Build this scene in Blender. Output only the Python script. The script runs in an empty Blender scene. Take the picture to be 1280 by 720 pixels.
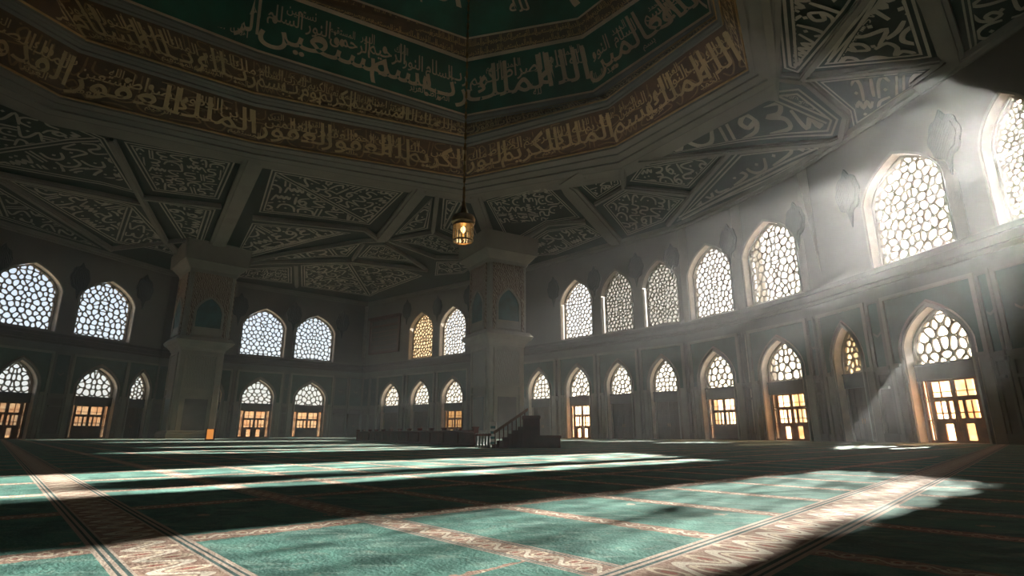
import bpy, bmesh, math, random
import numpy as np
from mathutils import Vector, Matrix
from mathutils.bvhtree import BVHTree

R = math.radians
S = bpy.context.scene
COL = S.collection

# ------------------------------------------------------------------ camera
FPX, HORIZON, EYE = 695.0, 542.0, 0.5
PITCH = math.atan((HORIZON - 360) / FPX)
cam = bpy.data.cameras.new('camera'); cam.sensor_width = 36; cam.lens = 36 * FPX / 1280
cam.clip_end = 2000; cam.clip_start = 0.02
cam_ob = bpy.data.objects.new('camera', cam); COL.objects.link(cam_ob)
cam_ob.location = (0, 0, EYE); cam_ob.rotation_euler = (math.pi / 2 + PITCH, 0, 0)
S.camera = cam_ob

# ------------------------------------------------------------------ light, sky, exposure
SUN_AZ, SUN_EL = 49.3, 22.0
SUN_STRENGTH, SKY_STRENGTH, EXPOSURE = 56.0, 0.25, -0.12
HAZE_DENSITY, HAZE_G = 0.0023, 0.79
S.view_settings.view_transform = 'Standard'
S.view_settings.look = 'None'
S.view_settings.gamma = 1.0
S.view_settings.use_curve_mapping = False
S.view_settings.exposure = EXPOSURE
S.cycles.use_denoising = True
S.cycles.max_bounces = 10
S.cycles.diffuse_bounces = 6
S.cycles.volume_bounces = 1
S.cycles.transparent_max_bounces = 12
S.cycles.sample_clamp_indirect = 4.0
sun = bpy.data.lights.new('sun', 'SUN'); sun.energy = SUN_STRENGTH; sun.angle = R(.6); sun.color = (1, .93, .82)
sun_ob = bpy.data.objects.new('sun', sun); COL.objects.link(sun_ob)
az, el = R(SUN_AZ), R(SUN_EL)
to_sun = Vector((math.sin(az) * math.cos(el), math.cos(az) * math.cos(el), math.sin(el)))
sun_ob.rotation_euler = to_sun.to_track_quat('Z', 'Y').to_euler(); sun_ob.location = (40, 40, 40)
W = bpy.data.worlds.new('sky'); S.world = W; W.use_nodes = True
nt = W.node_tree; nt.nodes.clear()
sky = nt.nodes.new('ShaderNodeTexSky'); sky.sky_type = 'NISHITA'; sky.sun_disc = False
sky.sun_elevation = el; sky.sun_rotation = az; sky.dust_density = 3.0; sky.air_density = 1.0
bgn = nt.nodes.new('ShaderNodeBackground'); bgn.inputs[1].default_value = SKY_STRENGTH
won = nt.nodes.new('ShaderNodeOutputWorld')
pale = nt.nodes.new('ShaderNodeMix'); pale.data_type = 'RGBA'; pale.blend_type = 'ADD'; pale.inputs[0].default_value = 1.0
pale.inputs[7].default_value = (2.2, 2.2, 2.35, 1)      # thin high cloud over the whole sky
nt.links.new(sky.outputs[0], pale.inputs[6]); nt.links.new(pale.outputs[2], bgn.inputs[0]); nt.links.new(bgn.outputs[0], won.inputs[0])

# ------------------------------------------------------------------ geometry of the view (used to read the plan of the hall)
def ray(x, y):
    u = (x - 640) / FPX; v = -(y - 360) / FPX
    return Vector((u, math.cos(PITCH) - v * math.sin(PITCH), math.sin(PITCH) + v * math.cos(PITCH)))
def at_z(x, y, z):
    r = ray(x, y); t = (z - EYE) / r.z
    return Vector((r.x * t, r.y * t, z))
def at_floor(x, y): return at_z(x, y, 0.0)
def at_depth(x, y, Y):
    r = ray(x, y); t = Y / r.y
    return Vector((r.x * t, Y, EYE + r.z * t))
def on_plane(x, y, p, n):
    r = ray(x, y); o = Vector((0, 0, EYE)); t = (p - o).dot(n) / r.dot(n)
    return o + r * t

# ------------------------------------------------------------------ object helpers
class MB:
    def __init__(s): s.v = []; s.f = []; s.m = []
    def quad(s, a, b, c, d, m=0): s.poly([a, b, c, d], m)
    def poly(s, pts, m=0):
        n = len(s.v); s.v += [tuple(p) for p in pts]; s.f.append(tuple(range(n, n + len(pts)))); s.m.append(m)
    def add(s, vs, fs, m=0, M=None):
        n = len(s.v)
        s.v += [tuple(M @ Vector(p)) if M else tuple(p) for p in vs]
        s.f += [tuple(i + n for i in f) for f in fs]; s.m += [m] * len(fs)
    def box(s, lo, hi, m=0, M=None):
        x0, y0, z0 = lo; x1, y1, z1 = hi
        vs = [(x0,y0,z0),(x1,y0,z0),(x1,y1,z0),(x0,y1,z0),(x0,y0,z1),(x1,y0,z1),(x1,y1,z1),(x0,y1,z1)]
        s.add(vs, [(0,3,2,1),(4,5,6,7),(0,1,5,4),(1,2,6,5),(2,3,7,6),(3,0,4,7)], m, M)
    def prism(s, poly, z0, z1, m=0, M=None, poly2=None):
        n = len(poly); p2 = poly2 or poly
        vs = [(p[0], p[1], z0) for p in poly] + [(p[0], p[1], z1) for p in p2]
        fs = [tuple(reversed(range(n))), tuple(range(n, 2 * n))] + [(i, (i+1) % n, n + (i+1) % n, n + i) for i in range(n)]
        s.add(vs, fs, m, M)
    def lathe(s, prof, k=24, m=0, M=None):
        n = len(prof); vs = []
        for i in range(k):
            a = 2 * math.pi * i / k
            vs += [(r * math.cos(a), r * math.sin(a), z) for r, z in prof]
        fs = []
        for i in range(k):
            j = (i + 1) % k
            for q in range(n - 1): fs.append((i*n+q, j*n+q, j*n+q+1, i*n+q+1))
        s.add(vs, fs, m, M)
    def tube(s, a, b, r, k=10, m=0):
        a = Vector(a); b = Vector(b); d = b - a
        M = Matrix.Translation(a) @ d.to_track_quat('Z', 'Y').to_matrix().to_4x4()
        s.lathe([(0, 0), (r, 0), (r, d.length), (0, d.length)], k, m, M)
    def build(s, name, mats, parent=None, loc=None, rotz=0, smooth=False, kind=None, bevel=0):
        me = bpy.data.meshes.new(name)
        me.from_pydata(s.v, [], s.f)
        if not isinstance(mats, (list, tuple)): mats = [mats]
        for m in mats: me.materials.append(m)
        if len(mats) > 1: me.polygons.foreach_set('material_index', s.m)
        if smooth: me.polygons.foreach_set('use_smooth', [True] * len(me.polygons))
        me.update()
        o = bpy.data.objects.new(name, me); COL.objects.link(o)
        if loc is not None: o.location = loc
        o.rotation_euler.z = rotz
        if parent: o.parent = parent
        if kind: o['kind'] = kind
        if bevel:
            b = o.modifiers.new('bevel', 'BEVEL'); b.width = bevel; b.segments = 2; b.limit_method = 'ANGLE'
        return o
def empty(name, loc=(0, 0, 0), rotz=0, kind=None):
    o = bpy.data.objects.new(name, None); COL.objects.link(o); o.location = loc; o.rotation_euler.z = rotz
    o.empty_display_size = .2
    if kind: o['kind'] = kind
    return o
def tag(o, label, cat, group=None):
    o['label'] = label; o['category'] = cat
    if group: o['group'] = group
    return o

# ------------------------------------------------------------------ materials
class NT:
    """tiny helper for node maths"""
    def __init__(s, name):
        s.mat = bpy.data.materials.new(name); s.mat.use_nodes = True
        s.t = s.mat.node_tree; s.t.nodes.clear()
        s.out = s.t.nodes.new('ShaderNodeOutputMaterial')
    def n(s, typ, **kw):
        o = s.t.nodes.new(typ)
        for k, v in kw.items(): setattr(o, k, v)
        return o
    def link(s, a, b): s.t.links.new(a, b)
    def put(s, sock, val):
        if isinstance(val, bpy.types.NodeSocket): s.link(val, sock)
        elif isinstance(val, (tuple, list)) and len(val) == 3 and sock.type == 'RGBA': sock.default_value = (*val, 1)
        else: sock.default_value = val
    def ma(s, op, a, b=None, c=None, clamp=False):
        o = s.n('ShaderNodeMath', operation=op, use_clamp=clamp)
        s.put(o.inputs[0], a)
        if b is not None: s.put(o.inputs[1], b)
        if c is not None: s.put(o.inputs[2], c)
        return o.outputs[0]
    def mix(s, f, a, b):
        o = s.n('ShaderNodeMix', data_type='RGBA'); s.put(o.inputs[0], f); s.put(o.inputs[6], a); s.put(o.inputs[7], b)
        return o.outputs[2]
    def pos(s):
        g = s.n('ShaderNodeNewGeometry'); return g.outputs['Position']
    def obj(s):
        g = s.n('ShaderNodeTexCoord'); return g.outputs['Object']
    def xyz(s, v):
        o = s.n('ShaderNodeSeparateXYZ'); s.link(v, o.inputs[0]); return o.outputs
    def vec(s, x, y, z=0.0):
        o = s.n('ShaderNodeCombineXYZ'); s.put(o.inputs[0], x); s.put(o.inputs[1], y); s.put(o.inputs[2], z); return o.outputs[0]
    def noise(s, v, scale, detail=3, rough=.55, dist=0):
        o = s.n('ShaderNodeTexNoise'); s.link(v, o.inputs['Vector']); o.inputs['Scale'].default_value = scale
        o.inputs['Detail'].default_value = detail; o.inputs['Roughness'].default_value = rough; o.inputs['Distortion'].default_value = dist
        return o.outputs[0]
    def ss(s, x, a, b):
        o = s.n('ShaderNodeMapRange', interpolation_type='SMOOTHSTEP'); s.put(o.inputs[0], x)
        o.inputs[1].default_value = a; o.inputs[2].default_value = b; return o.outputs[0]
    def bsdf(s, color, rough=.7, metal=0.0, spec=.3, bump=None, bstr=.3, **kw):
        p = s.n('ShaderNodeBsdfPrincipled'); s.put(p.inputs['Base Color'], color); s.put(p.inputs['Roughness'], rough)
        p.inputs['Metallic'].default_value = metal; p.inputs['Specular IOR Level'].default_value = spec
        if bump is not None:
            b = s.n('ShaderNodeBump'); b.inputs['Strength'].default_value = bstr; b.inputs['Distance'].default_value = .05
            s.link(bump, b.inputs['Height']); s.link(b.outputs[0], p.inputs['Normal'])
        for k, v in kw.items(): s.put(p.inputs[k], v)
        return p.outputs[0]
    def done(s, sh): s.link(sh, s.out.inputs[0]); return s.mat

def plain(name, col, rough=.7, metal=0, var=.12, scale=1.5, spec=.3):
    t = NT(name); v = t.pos(); n = t.noise(v, scale, 5)
    f = t.ss(n, .3, .7)
    c = t.mix(f, tuple(x * (1 - var) for x in col), tuple(min(1, x * (1 + var)) for x in col))
    return t.done(t.bsdf(c, rough, metal, spec, bump=t.noise(v, scale * 12, 3), bstr=.08))

def carved(name, back, fore, scale=1.6, dist=6):
    t = NT(name); v = t.pos()
    w = t.n('ShaderNodeTexWave', wave_type='RINGS'); t.link(v, w.inputs['Vector'])
    w.inputs['Scale'].default_value = scale; w.inputs['Distortion'].default_value = dist; w.inputs['Detail'].default_value = 1.2; w.inputs['Detail Scale'].default_value = 1.3
    f = t.ss(w.outputs[1], .45, .62)
    return t.done(t.bsdf(t.mix(f, back, fore), .75, bump=f, bstr=.9))

M = {}
M['plaster'] = plain('upper wall plaster', (.21, .20, .175), .85, var=.08, scale=.35)
M['stone'] = plain('pale carved stone', (.30, .28, .245), .6, var=.1, scale=.8)
M['reveal'] = plain('pale marble reveal', (.82, .76, .68), .5, var=.12, scale=1.2)
M['greystone'] = plain('grey wall stone', (.15, .165, .155), .6, var=.12, scale=.7)
M['frame_stone'] = plain('grey frame stone', (.25, .26, .24), .6, var=.1, scale=.8)
M['green_panel'] = plain('green tile panel', (.035, .10, .085), .45, var=.2, scale=1.0, spec=.5)
M['dark_panel'] = plain('dark grey stone panel', (.10, .10, .10), .4, var=.2, scale=1.0, spec=.5)
M['teal_panel'] = plain('dark teal tile', (.035, .085, .085), .35, var=.2, scale=1.0, spec=.5)
M['cornice'] = plain('dark brown cornice', (.085, .074, .070), .6, var=.15)
M['ceil_ground'] = plain('ceiling green ground', (.006, .026, .020), .7, var=.35, scale=.5)
M['ceil_line'] = plain('ceiling beige relief', (.44, .42, .36), .75, var=.15, scale=.6)
M['rib'] = plain('ceiling rib plaster', (.25, .24, .21), .8, var=.1, scale=.5)
M['gold_ground'] = plain('gold brown band ground', (.105, .042, .014), .5, var=.3, scale=.8)
M['gold_letter'] = plain('gilded lettering', (.56, .40, .20), .4, metal=.1, var=.15, scale=.6)
M['gold_fine'] = plain('fine gold scrollwork', (.27, .15, .06), .5, var=.2)
M['gold_line'] = plain('gilded edge line', (.58, .36, .15), .4, metal=.2, var=.15)
M['dome_green'] = plain('dome green ground', (.008, .105, .070), .6, var=.4, scale=.4)
M['dome_letter'] = plain('pale gold lettering', (.66, .50, .36), .55, var=.15, scale=.4)
M['frame_grey'] = plain('grey moulding', (.24, .235, .215), .7, var=.1, scale=.4)
M['lattice'] = plain('window lattice plaster', (.30, .27, .22), .7, var=.1)
M['wood_dark'] = plain('dark door wood', (.045, .028, .022), .45, var=.3, scale=2)
M['wood_frame'] = plain('reddish door wood', (.16, .065, .035), .45, var=.3, scale=2)
M['beam'] = plain('dark transom beam', (.06, .065, .07), .5, var=.2)
M['mahogany'] = plain('dark red wood', (.095, .022, .018), .65, var=.3, scale=2, spec=.2)
M['brass'] = plain('aged brass', (.36, .22, .09), .35, metal=.9, var=.25, scale=6)
M['medal'] = carved('dark blue green medallion', (.016, .026, .032), (.045, .06, .062), 2.2, 5)
M['arabesque'] = carved('terracotta arabesque relief', (.13, .07, .045), (.40, .34, .26), 2.4, 6)
M['greyrelief'] = carved('grey stone relief', (.24, .23, .20), (.32, .31, .28), 2.8, 5)
M['niche'] = plain('teal niche tile', (.02, .10, .11), .4, var=.4, scale=.8)
M['sand'] = plain('courtyard paving', (.55, .45, .33), .9, var=.15, scale=.1)
M['white'] = plain('white trim', (.60, .59, .55), .6, var=.08)
M['black'] = plain('black cord', (.02, .018, .016), .6)

def glassy(name, tint, trans=.9, milky=0.0, milkcol=(1, 1, 1)):
    t = NT(name)
    tr = t.n('ShaderNodeBsdfTransparent'); t.put(tr.inputs[0], tint)
    gl = t.n('ShaderNodeBsdfGlossy'); gl.inputs['Roughness'].default_value = .15
    m1 = t.n('ShaderNodeMixShader'); m1.inputs[0].default_value = 1 - trans if not milky else .05
    t.link(tr.outputs[0], m1.inputs[1]); t.link(gl.outputs[0], m1.inputs[2])
    sh = m1.outputs[0]
    if milky:
        tl = t.n('ShaderNodeBsdfTranslucent'); t.put(tl.inputs[0], milkcol)
        m2 = t.n('ShaderNodeMixShader'); m2.inputs[0].default_value = milky
        t.link(sh, m2.inputs[1]); t.link(tl.outputs[0], m2.inputs[2]); sh = m2.outputs[0]
    return t.done(sh)
M['glass'] = glassy('clear window glass', (.97, .98, 1), .94)
M['glass_dim'] = glassy('dusty grey window glass', (.05, .05, .05), .5, .88, (.045, .045, .044))
M['glass_warm'] = glassy('warm dusty glass', (.45, .36, .24), .5, .5, (.16, .11, .06))
def amber():
    t = NT('amber door glass'); v = t.pos()
    n = t.noise(v, 1.3, 4, .6); f = t.ss(n, .35, .65)
    c = t.mix(f, (.80, .58, .40), (.84, .72, .56))
    tr = t.n('ShaderNodeBsdfTransparent'); t.link(c, tr.inputs[0])
    tl = t.n('ShaderNodeBsdfTranslucent'); t.link(c, tl.inputs[0])
    m2 = t.n('ShaderNodeMixShader'); m2.inputs[0].default_value = .45
    t.link(tr.outputs[0], m2.inputs[1]); t.link(tl.outputs[0], m2.inputs[2])
    return t.done(m2.outputs[0])
M['amber'] = amber()
def lamp_glass():
    t = NT('ribbed lamp glass')
    tr = t.n('ShaderNodeBsdfTransparent'); t.put(tr.inputs[0], (.85, .88, .82))
    gl = t.n('ShaderNodeBsdfGlossy'); gl.inputs['Roughness'].default_value = .1
    m = t.n('ShaderNodeMixShader'); m.inputs[0].default_value = .18
    tl = t.n('ShaderNodeBsdfTranslucent'); t.put(tl.inputs[0], (.8, .75, .6))
    t.link(tr.outputs[0], m.inputs[1]); t.link(gl.outputs[0], m.inputs[2])
    m2 = t.n('ShaderNodeMixShader'); m2.inputs[0].default_value = .04
    t.link(m.outputs[0], m2.inputs[1]); t.link(tl.outputs[0], m2.inputs[2])
    return t.done(m2.outputs[0])
M['lamp_glass'] = lamp_glass()
def emit(name, col, st):
    t = NT(name); e = t.n('ShaderNodeEmission'); t.put(e.inputs[0], col); e.inputs[1].default_value = st
    return t.done(e.outputs[0])
M['bulb'] = emit('glowing bulb', (1, .60, .24), 6.0)
M['lantern'] = emit('lit orange panel', (1, .36, .07), .85)

def carpet_material():
    t = NT('green prayer carpet'); x, y, z = t.xyz(t.pos())
    def rot(a):   # component across a line of azimuth a
        return t.ma('SUBTRACT', t.ma('MULTIPLY', x, math.cos(a)), t.ma('MULTIPLY', y, math.sin(a)))
    nA, nB, m = rot(R(42)), rot(R(48)), rot(R(-42))
    P = t.vec(nB, m, 0)
    big = t.noise(t.vec(t.ma('MULTIPLY', nB, .55), m, 0), 2.3, 6, .65, 1.4)
    fine = t.noise(P, 60, 2)
    swirl = t.noise(P, 7, 3, .5, 2.5)
    fld = t.mix(t.ss(big, .36, .62), (.022, .160, .128), (.085, .320, .255))
    streak = t.noise(t.vec(t.ma('MULTIPLY', x, 1.6), t.ma('MULTIPLY', y, 4.5), 0), 1.6, 5, .6, 1.0)
    fld = t.mix(t.ma('MULTIPLY', t.ss(streak, .50, .68), .55), fld, (.30, .50, .42))
    fld = t.mix(t.ma('MULTIPLY', t.ss(swirl, .60, .68), .35), fld, (.32, .42, .34))
    # scattered small blossoms on the field
    vo = t.n('ShaderNodeTexVoronoi'); vo.inputs['Scale'].default_value = 2.2; t.link(P, vo.inputs['Vector'])
    blos = t.ma('LESS_THAN', t.ma('ADD', vo.outputs['Distance'], t.ma('MULTIPLY', swirl, .25)), .22)
    fld = t.mix(t.ma('MULTIPLY', blos, .75), fld, t.mix(t.ss(fine, .45, .55), (.60, .38, .28), (.72, .62, .48)))
    def band(c, centre, half, along, freq, col=None, strength=1.0, rail=True):
        """c: signed coordinate across, along: coordinate along the band"""
        v = t.ma('DIVIDE', t.ma('SUBTRACT', c, centre), half)
        av = t.ma('ABSOLUTE', v)
        inside = t.ma('LESS_THAN', av, 1.0)
        u = t.ma('MULTIPLY', along, freq)
        s1 = t.ma('MULTIPLY', t.ma('SINE', t.ma('MULTIPLY', u, 6.2832)), .38)
        vine = t.ma('LESS_THAN', t.ma('ABSOLUTE', t.ma('SUBTRACT', v, s1)), .13)
        fr = t.ma('SUBTRACT', t.ma('FRACT', t.ma('ADD', t.ma('MULTIPLY', u, 2.0), .0)), .5)
        side = t.ma('MULTIPLY', t.ma('SIGN', t.ma('SINE', t.ma('MULTIPLY', u, 6.2832))), -.22)
        rr = t.ma('SQRT', t.ma('ADD', t.ma('POWER', t.ma('MULTIPLY', fr, 1.5), 2.0), t.ma('POWER', t.ma('SUBTRACT', v, side), 2.0)))
        ring = t.ma('MULTIPLY', t.ma('LESS_THAN', rr, .42), t.ma('GREATER_THAN', rr, .27))
        eye = t.ma('LESS_THAN', rr, .15)
        nn = t.noise(t.vec(t.ma('MULTIPLY', along, 1), c, 0), 24 / (half * 10 + .5), 3, .6, 2)
        g = t.mix(t.ss(nn, .40, .60), (.50, .35, .25), (.34, .20, .14))
        g = t.mix(vine, g, (.86, .78, .64)); g = t.mix(ring, g, (.84, .72, .54)); g = t.mix(eye, g, (.42, .13, .08))
        if rail:
            g = t.mix(t.ma('GREATER_THAN', av, .62), g, (.62, .50, .40))
            g = t.mix(t.ma('MULTIPLY', t.ma('GREATER_THAN', av, .68), t.ma('LESS_THAN', av, .76)), g, (.03, .10, .09))
            g = t.mix(t.ma('MULTIPLY', t.ma('GREATER_THAN', av, .84), t.ma('LESS_THAN', av, .90)), g, (.035, .09, .085))
        return inside, g
    def rows(c, start, pitch):     # distance to the nearest line of a ladder start + k*pitch
        return t.ma('SUBTRACT', t.ma('MULTIPLY', t.ma('SUBTRACT', t.ma('FRACT', t.ma('ADD', t.ma('DIVIDE', t.ma('SUBTRACT', c, start), pitch), .5)), .5), pitch), 0.0)
    col = fld
    # cross rows (constant nB), left of the broad band
    dB = rows(nB, -3.25, 1.55)
    okB = t.ma('LESS_THAN', nA, -1.6)
    ragged = t.ma('ADD', dB, t.ma('MULTIPLY', t.ma('SUBTRACT', swirl, .5), .09))
    i, g = band(ragged, 0.0, .105, m, 5.0, rail=False)
    col = t.mix(t.ma('MULTIPLY', i, okB), col, g)
    # ladder of constant m
    dM = rows(m, 2.76, 1.04)
    okM = t.ma('GREATER_THAN', m, 2.2)
    i, g = band(t.ma('ADD', dM, t.ma('MULTIPLY', t.ma('SUBTRACT', swirl, .5), .05)), 0.0, .085, nB, 5.5, rail=False)
    col = t.mix(t.ma('MULTIPLY', i, okM), col, g)
    dL = rows(m, .6, 2.6); okL = t.ma('LESS_THAN', m, -.5)
    i, g = band(dL, 0.0, .10, nB, 5.0)
    col = t.mix(t.ma('MULTIPLY', i, okL), col, g)
    i, g = band(m, 1.80, .115, nB, 5.0); col = t.mix(i, col, g)
    i, g = band(m, .60, .20, nB, 3.6); col = t.mix(i, col, g)
    i, g = band(nA, -1.03, .245, m, 3.2); col = t.mix(i, col, g)
    col = t.mix(.16, col, t.mix(fine, (0, 0, 0), (1, 1, 1)))
    bm = t.ma('ADD', t.ma('MULTIPLY', fine, .6), t.noise(P, 9, 3))
    return t.done(t.bsdf(col, .85, spec=.15, bump=bm, bstr=.25))
M['carpet'] = carpet_material()

# ------------------------------------------------------------------ the plan of the hall
Z_TOP, Z_LEDGE = 20.1, 10.3
PL = [(-54.6, 34.5), (-42.5, 66.9), (-22.25, 84.1), (-1.25, 67.9), (16.0, 50.75), (19.0, 45.25), (21.55, 38.85), (24.15, 26.9), (26.2, 15.5)]
BACK = [(26.5, 6), (23, -6), (14, -15), (0, -19), (-18, -19), (-36, -13), (-49, 2), (-55.5, 20)]
PLV = [Vector(p) for p in PL]
FACE_NAMES = ['left', 'left_rear', 'rear_left', 'rear', 'right_rear', 'right_middle', 'right', 'right_front']
def facet(i):
    a, b = PLV[i], PLV[i + 1]; d = (b - a); L = d.length; d = d / L
    n = Vector((-d.y, d.x))            # outward
    if n.dot((a + b) / 2 - Vector((-8, 28))) < 0: n = -n
    return a, d, n, L
def hit(x, y, i=None):
    r = ray(x, y)
    for k in (range(len(PL) - 1) if i is None else [i]):
        a, d, n, L = facet(k)
        t = a.dot(n) / (r.x * n.x + r.y * n.y)
        if t <= 0: continue
        p = Vector((r.x * t, r.y * t)); s = (p - a).dot(d)
        if i is not None or -1e-4 <= s <= L + 1e-4: return k, s, EYE + r.z * t
    return None

def arch(w, z0, zs, za, k=8, dz=0.0):
    """counter-clockwise pointed-arch outline in (x,z)"""
    h = w / 2; pts = [(-h, z0), (h, z0)]
    def bez(a, b, c, t): return tuple((1-t)**2 * a[j] + 2*t*(1-t) * b[j] + t*t * c[j] for j in (0, 1))
    R_ = [bez((h, zs), (h * .84, zs + (za - zs) * .62), (0, za), t / k) for t in range(k + 1)]
    pts += R_
    pts += [(-x, z) for x, z in reversed(R_[:-1])]
    return pts
def clip(poly, nx, ny, c):
    out = []
    for i in range(len(poly)):
        p, q = poly[i], poly[(i + 1) % len(poly)]
        a, b = p[0] * nx + p[1] * ny - c, q[0] * nx + q[1] * ny - c
        if a <= 0: out.append(p)
        if (a < 0 < b) or (b < 0 < a):
            t = a / (a - b); out.append((p[0] + (q[0] - p[0]) * t, p[1] + (q[1] - p[1]) * t))
    return out
def resample(poly, n):
    P = np.array(poly + [poly[0]]); d = np.hypot(*np.diff(P, axis=0).T); c = np.concatenate([[0], np.cumsum(d)])
    s = np.linspace(0, c[-1], n, endpoint=False)
    return np.stack([np.interp(s, c, P[:, 0]), np.interp(s, c, P[:, 1])], 1)
def lattice(outline, cell, bar, depth, seed):
    """pierced screen: Voronoi cells with rounded holes, real thickness"""
    rnd = random.Random(seed); mb = MB()
    xs = [p[0] for p in outline]; zs = [p[1] for p in outline]
    seeds = []
    z = min(zs) - cell; row = 0
    while z < max(zs) + cell:
        x = -cell * .5 * (row % 2)
        while x < max(xs) + cell:
            jx, jz = rnd.uniform(-.36, .36) * cell, rnd.uniform(-.36, .36) * cell
            for sgn in ((1, -1) if x > 1e-6 else (1,)):
                seeds.append((sgn * (x + jx) if x > 1e-6 else 0.0, z + jz))
            x += cell
        z += cell * .86; row += 1
    for i, (sx, sz) in enumerate(seeds):
        if not (min(xs) - cell < sx < max(xs) + cell): continue
        poly = list(outline)
        for j, (tx, tz) in enumerate(seeds):
            if i == j or abs(tx - sx) > 2.6 * cell or abs(tz - sz) > 2.6 * cell: continue
            nx, nz = tx - sx, tz - sz
            if nx == 0 and nz == 0: continue
            poly = clip(poly, nx, nz, (tx * tx + tz * tz - sx * sx - sz * sz) / 2)
            if len(poly) < 3: break
        if len(poly) < 3: continue
        P = np.array(poly); A = .5 * abs(np.dot(P[:, 0], np.roll(P[:, 1], 1)) - np.dot(P[:, 1], np.roll(P[:, 0], 1)))
        if A < .02 * cell * cell: mb.poly([(p[0], 0, p[1]) for p in poly]); continue
        # inset by half bar via half-planes
        ins = poly
        for q in range(len(poly)):
            p0, p1 = poly[q], poly[(q + 1) % len(poly)]
            ex, ez = p1[0] - p0[0], p1[1] - p0[1]; l = math.hypot(ex, ez)
            if l < 1e-5: continue
            nx, nz = ez / l, -ex / l
            ins = clip(ins, nx, nz, p0[0] * nx + p0[1] * nz - bar / 2)
            if len(ins) < 3: break
        n = 16; O = resample(poly, n)
        if len(ins) < 3: mb.poly([(p[0], 0, p[1]) for p in poly]); continue
        I = resample(ins, n)
        I = .5 * I + .25 * np.roll(I, 1, 0) + .25 * np.roll(I, -1, 0)
        I = .5 * I + .25 * np.roll(I, 1, 0) + .25 * np.roll(I, -1, 0)
        # align
        c = I.mean(0); k = int(np.argmin([np.sum((O - np.roll(I, -s, 0)) ** 2) for s in range(n)])); I = np.roll(I, -k, 0)
        vs = [(p[0], 0, p[1]) for p in O] + [(p[0], 0, p[1]) for p in I] + [(p[0], depth, p[1]) for p in I] + [(p[0], depth, p[1]) for p in O]
        fs = []
        for a in range(n):
            b = (a + 1) % n
            fs += [(a, b, n + b, n + a), (n + a, n + b, 2*n + b, 2*n + a), (2*n + a, 2*n + b, 3*n + b, 3*n + a)]
        mb.add(vs, fs)
    return mb

def arch_band(mb, inner, outer, y0, y1, m=0):
    """moulding between two outlines with the same number of points (open at the bottom)"""
    n = len(inner)
    idx = list(range(1, n)) + [0]
    for a, b in zip(idx[:-1], idx[1:]):
        i0, i1, o0, o1 = inner[a], inner[b], outer[a], outer[b]
        mb.quad((i0[0], y0, i0[1]), (i1[0], y0, i1[1]), (o1[0], y0, o1[1]), (o0[0], y0, o0[1]), m)
        mb.quad((o0[0], y0, o0[1]), (o1[0], y0, o1[1]), (o1[0], y1, o1[1]), (o0[0], y1, o0[1]), m)
        mb.quad((i0[0], y0, i0[1]), (i0[0], y1, i0[1]), (i1[0], y1, i1[1]), (i1[0], y0, i1[1]), m)

# openings: (facet, s centre, width) read from the photograph
# rows: px left, px right at height z, facet, apex z
UP = [(-12, 75, 380, 0, 'clear'), (95, 166, 400, 0, 'clear'), (302, 357, 420, 1, 'clear'), (369, 418, 430, 1, 'clear'),
      (512, 541, 420, 2, 'warm'), (550, 582, 420, 2, 'clear'), (701, 740, 390, 3, 'clear'), (752, 791, 390, 3, 'dim'),
      (804, 848, 380, 3, 'dim'), (861, 915, 360, 4, 'clear'), (931, 1000, 350, 5, 'clear'), (1083, 1190, 280, 6, 'clear'), (1230, 1319, 200, 7, 'clear')]
LOW = [(-10, 42, 500, 0, 'amber'), (92, 143, 505, 0, 'amber'), (160, 184, 505, 0, 'dark'), (236, 275, 510, 1, 'dark'), (301, 341, 510, 1, 'amber'), (368, 406, 510, 1, 'amber'),
       (476, 498, 515, 2, 'dark'), (513, 536, 515, 2, 'dark'), (552, 578, 510, 2, 'half'), (661, 688, 515, 3, 'dark'), (709, 738, 515, 3, 'amber'),
       (760, 791, 515, 3, 'dark'), (815, 849, 515, 3, 'dark'), (879, 921, 515, 4, 'amber'), (957, 1009, 510, 5, 'amber'), (1050, 1085, 500, 6, 'narrow'), (1136, 1222, 470, 6, 'amber')]
OPEN = []
for lst, kind in ((UP, 'window'), (LOW, 'door')):
    for (x0, x1, y, fi, style) in lst:
        s0, s1 = hit(x0, y, fi)[1], hit(x1, y, fi)[1]
        if kind == 'window': z0, zs, za = Z_LEDGE + .25, 14.7, 17.05
        else: z0, zs, za = 0.0, 5.35, 7.4
        OPEN.append(dict(kind=kind, f=fi, s=(s0 + s1) / 2, w=abs(s1 - s0), z0=z0, zs=zs, za=za, style=style))
# the unseen run of wall just beyond the frame
OPEN.append(dict(kind='door', f=7, s=7.3, w=3.8, z0=0, zs=5.35, za=7.4, style='dark'))
THICK = 1.1
def frame_of(fi, s, z=0.0, off=0.0):
    a, d, n, L = facet(fi)
    p = a + d * s + n * off
    ang = math.atan2(d.y, d.x)
    # local x along the wall, local +y outwards
    if Vector((-d.y, d.x)).dot(n) < 0: ang += math.pi
    return Vector((p.x, p.y, z)), ang

# unseen columns added beyond the right-hand wall to cut the sun into stripes
CA = R(SUN_AZ)
for q, (fi, s_, off) in enumerate(((6, .78, 17), (5, .28, 15), (5, .62, 15), (4, .35, 7.5), (4, .75, 7.5))):
    a, d, n, L = facet(fi)
    p = a + d * (L * s_) + Vector((math.sin(CA), math.cos(CA))) * off
    if q >= 0:
        o_ = bpy.data.objects
        OUT = globals().setdefault('OUTCOL', []); OUT.append(p)

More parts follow.
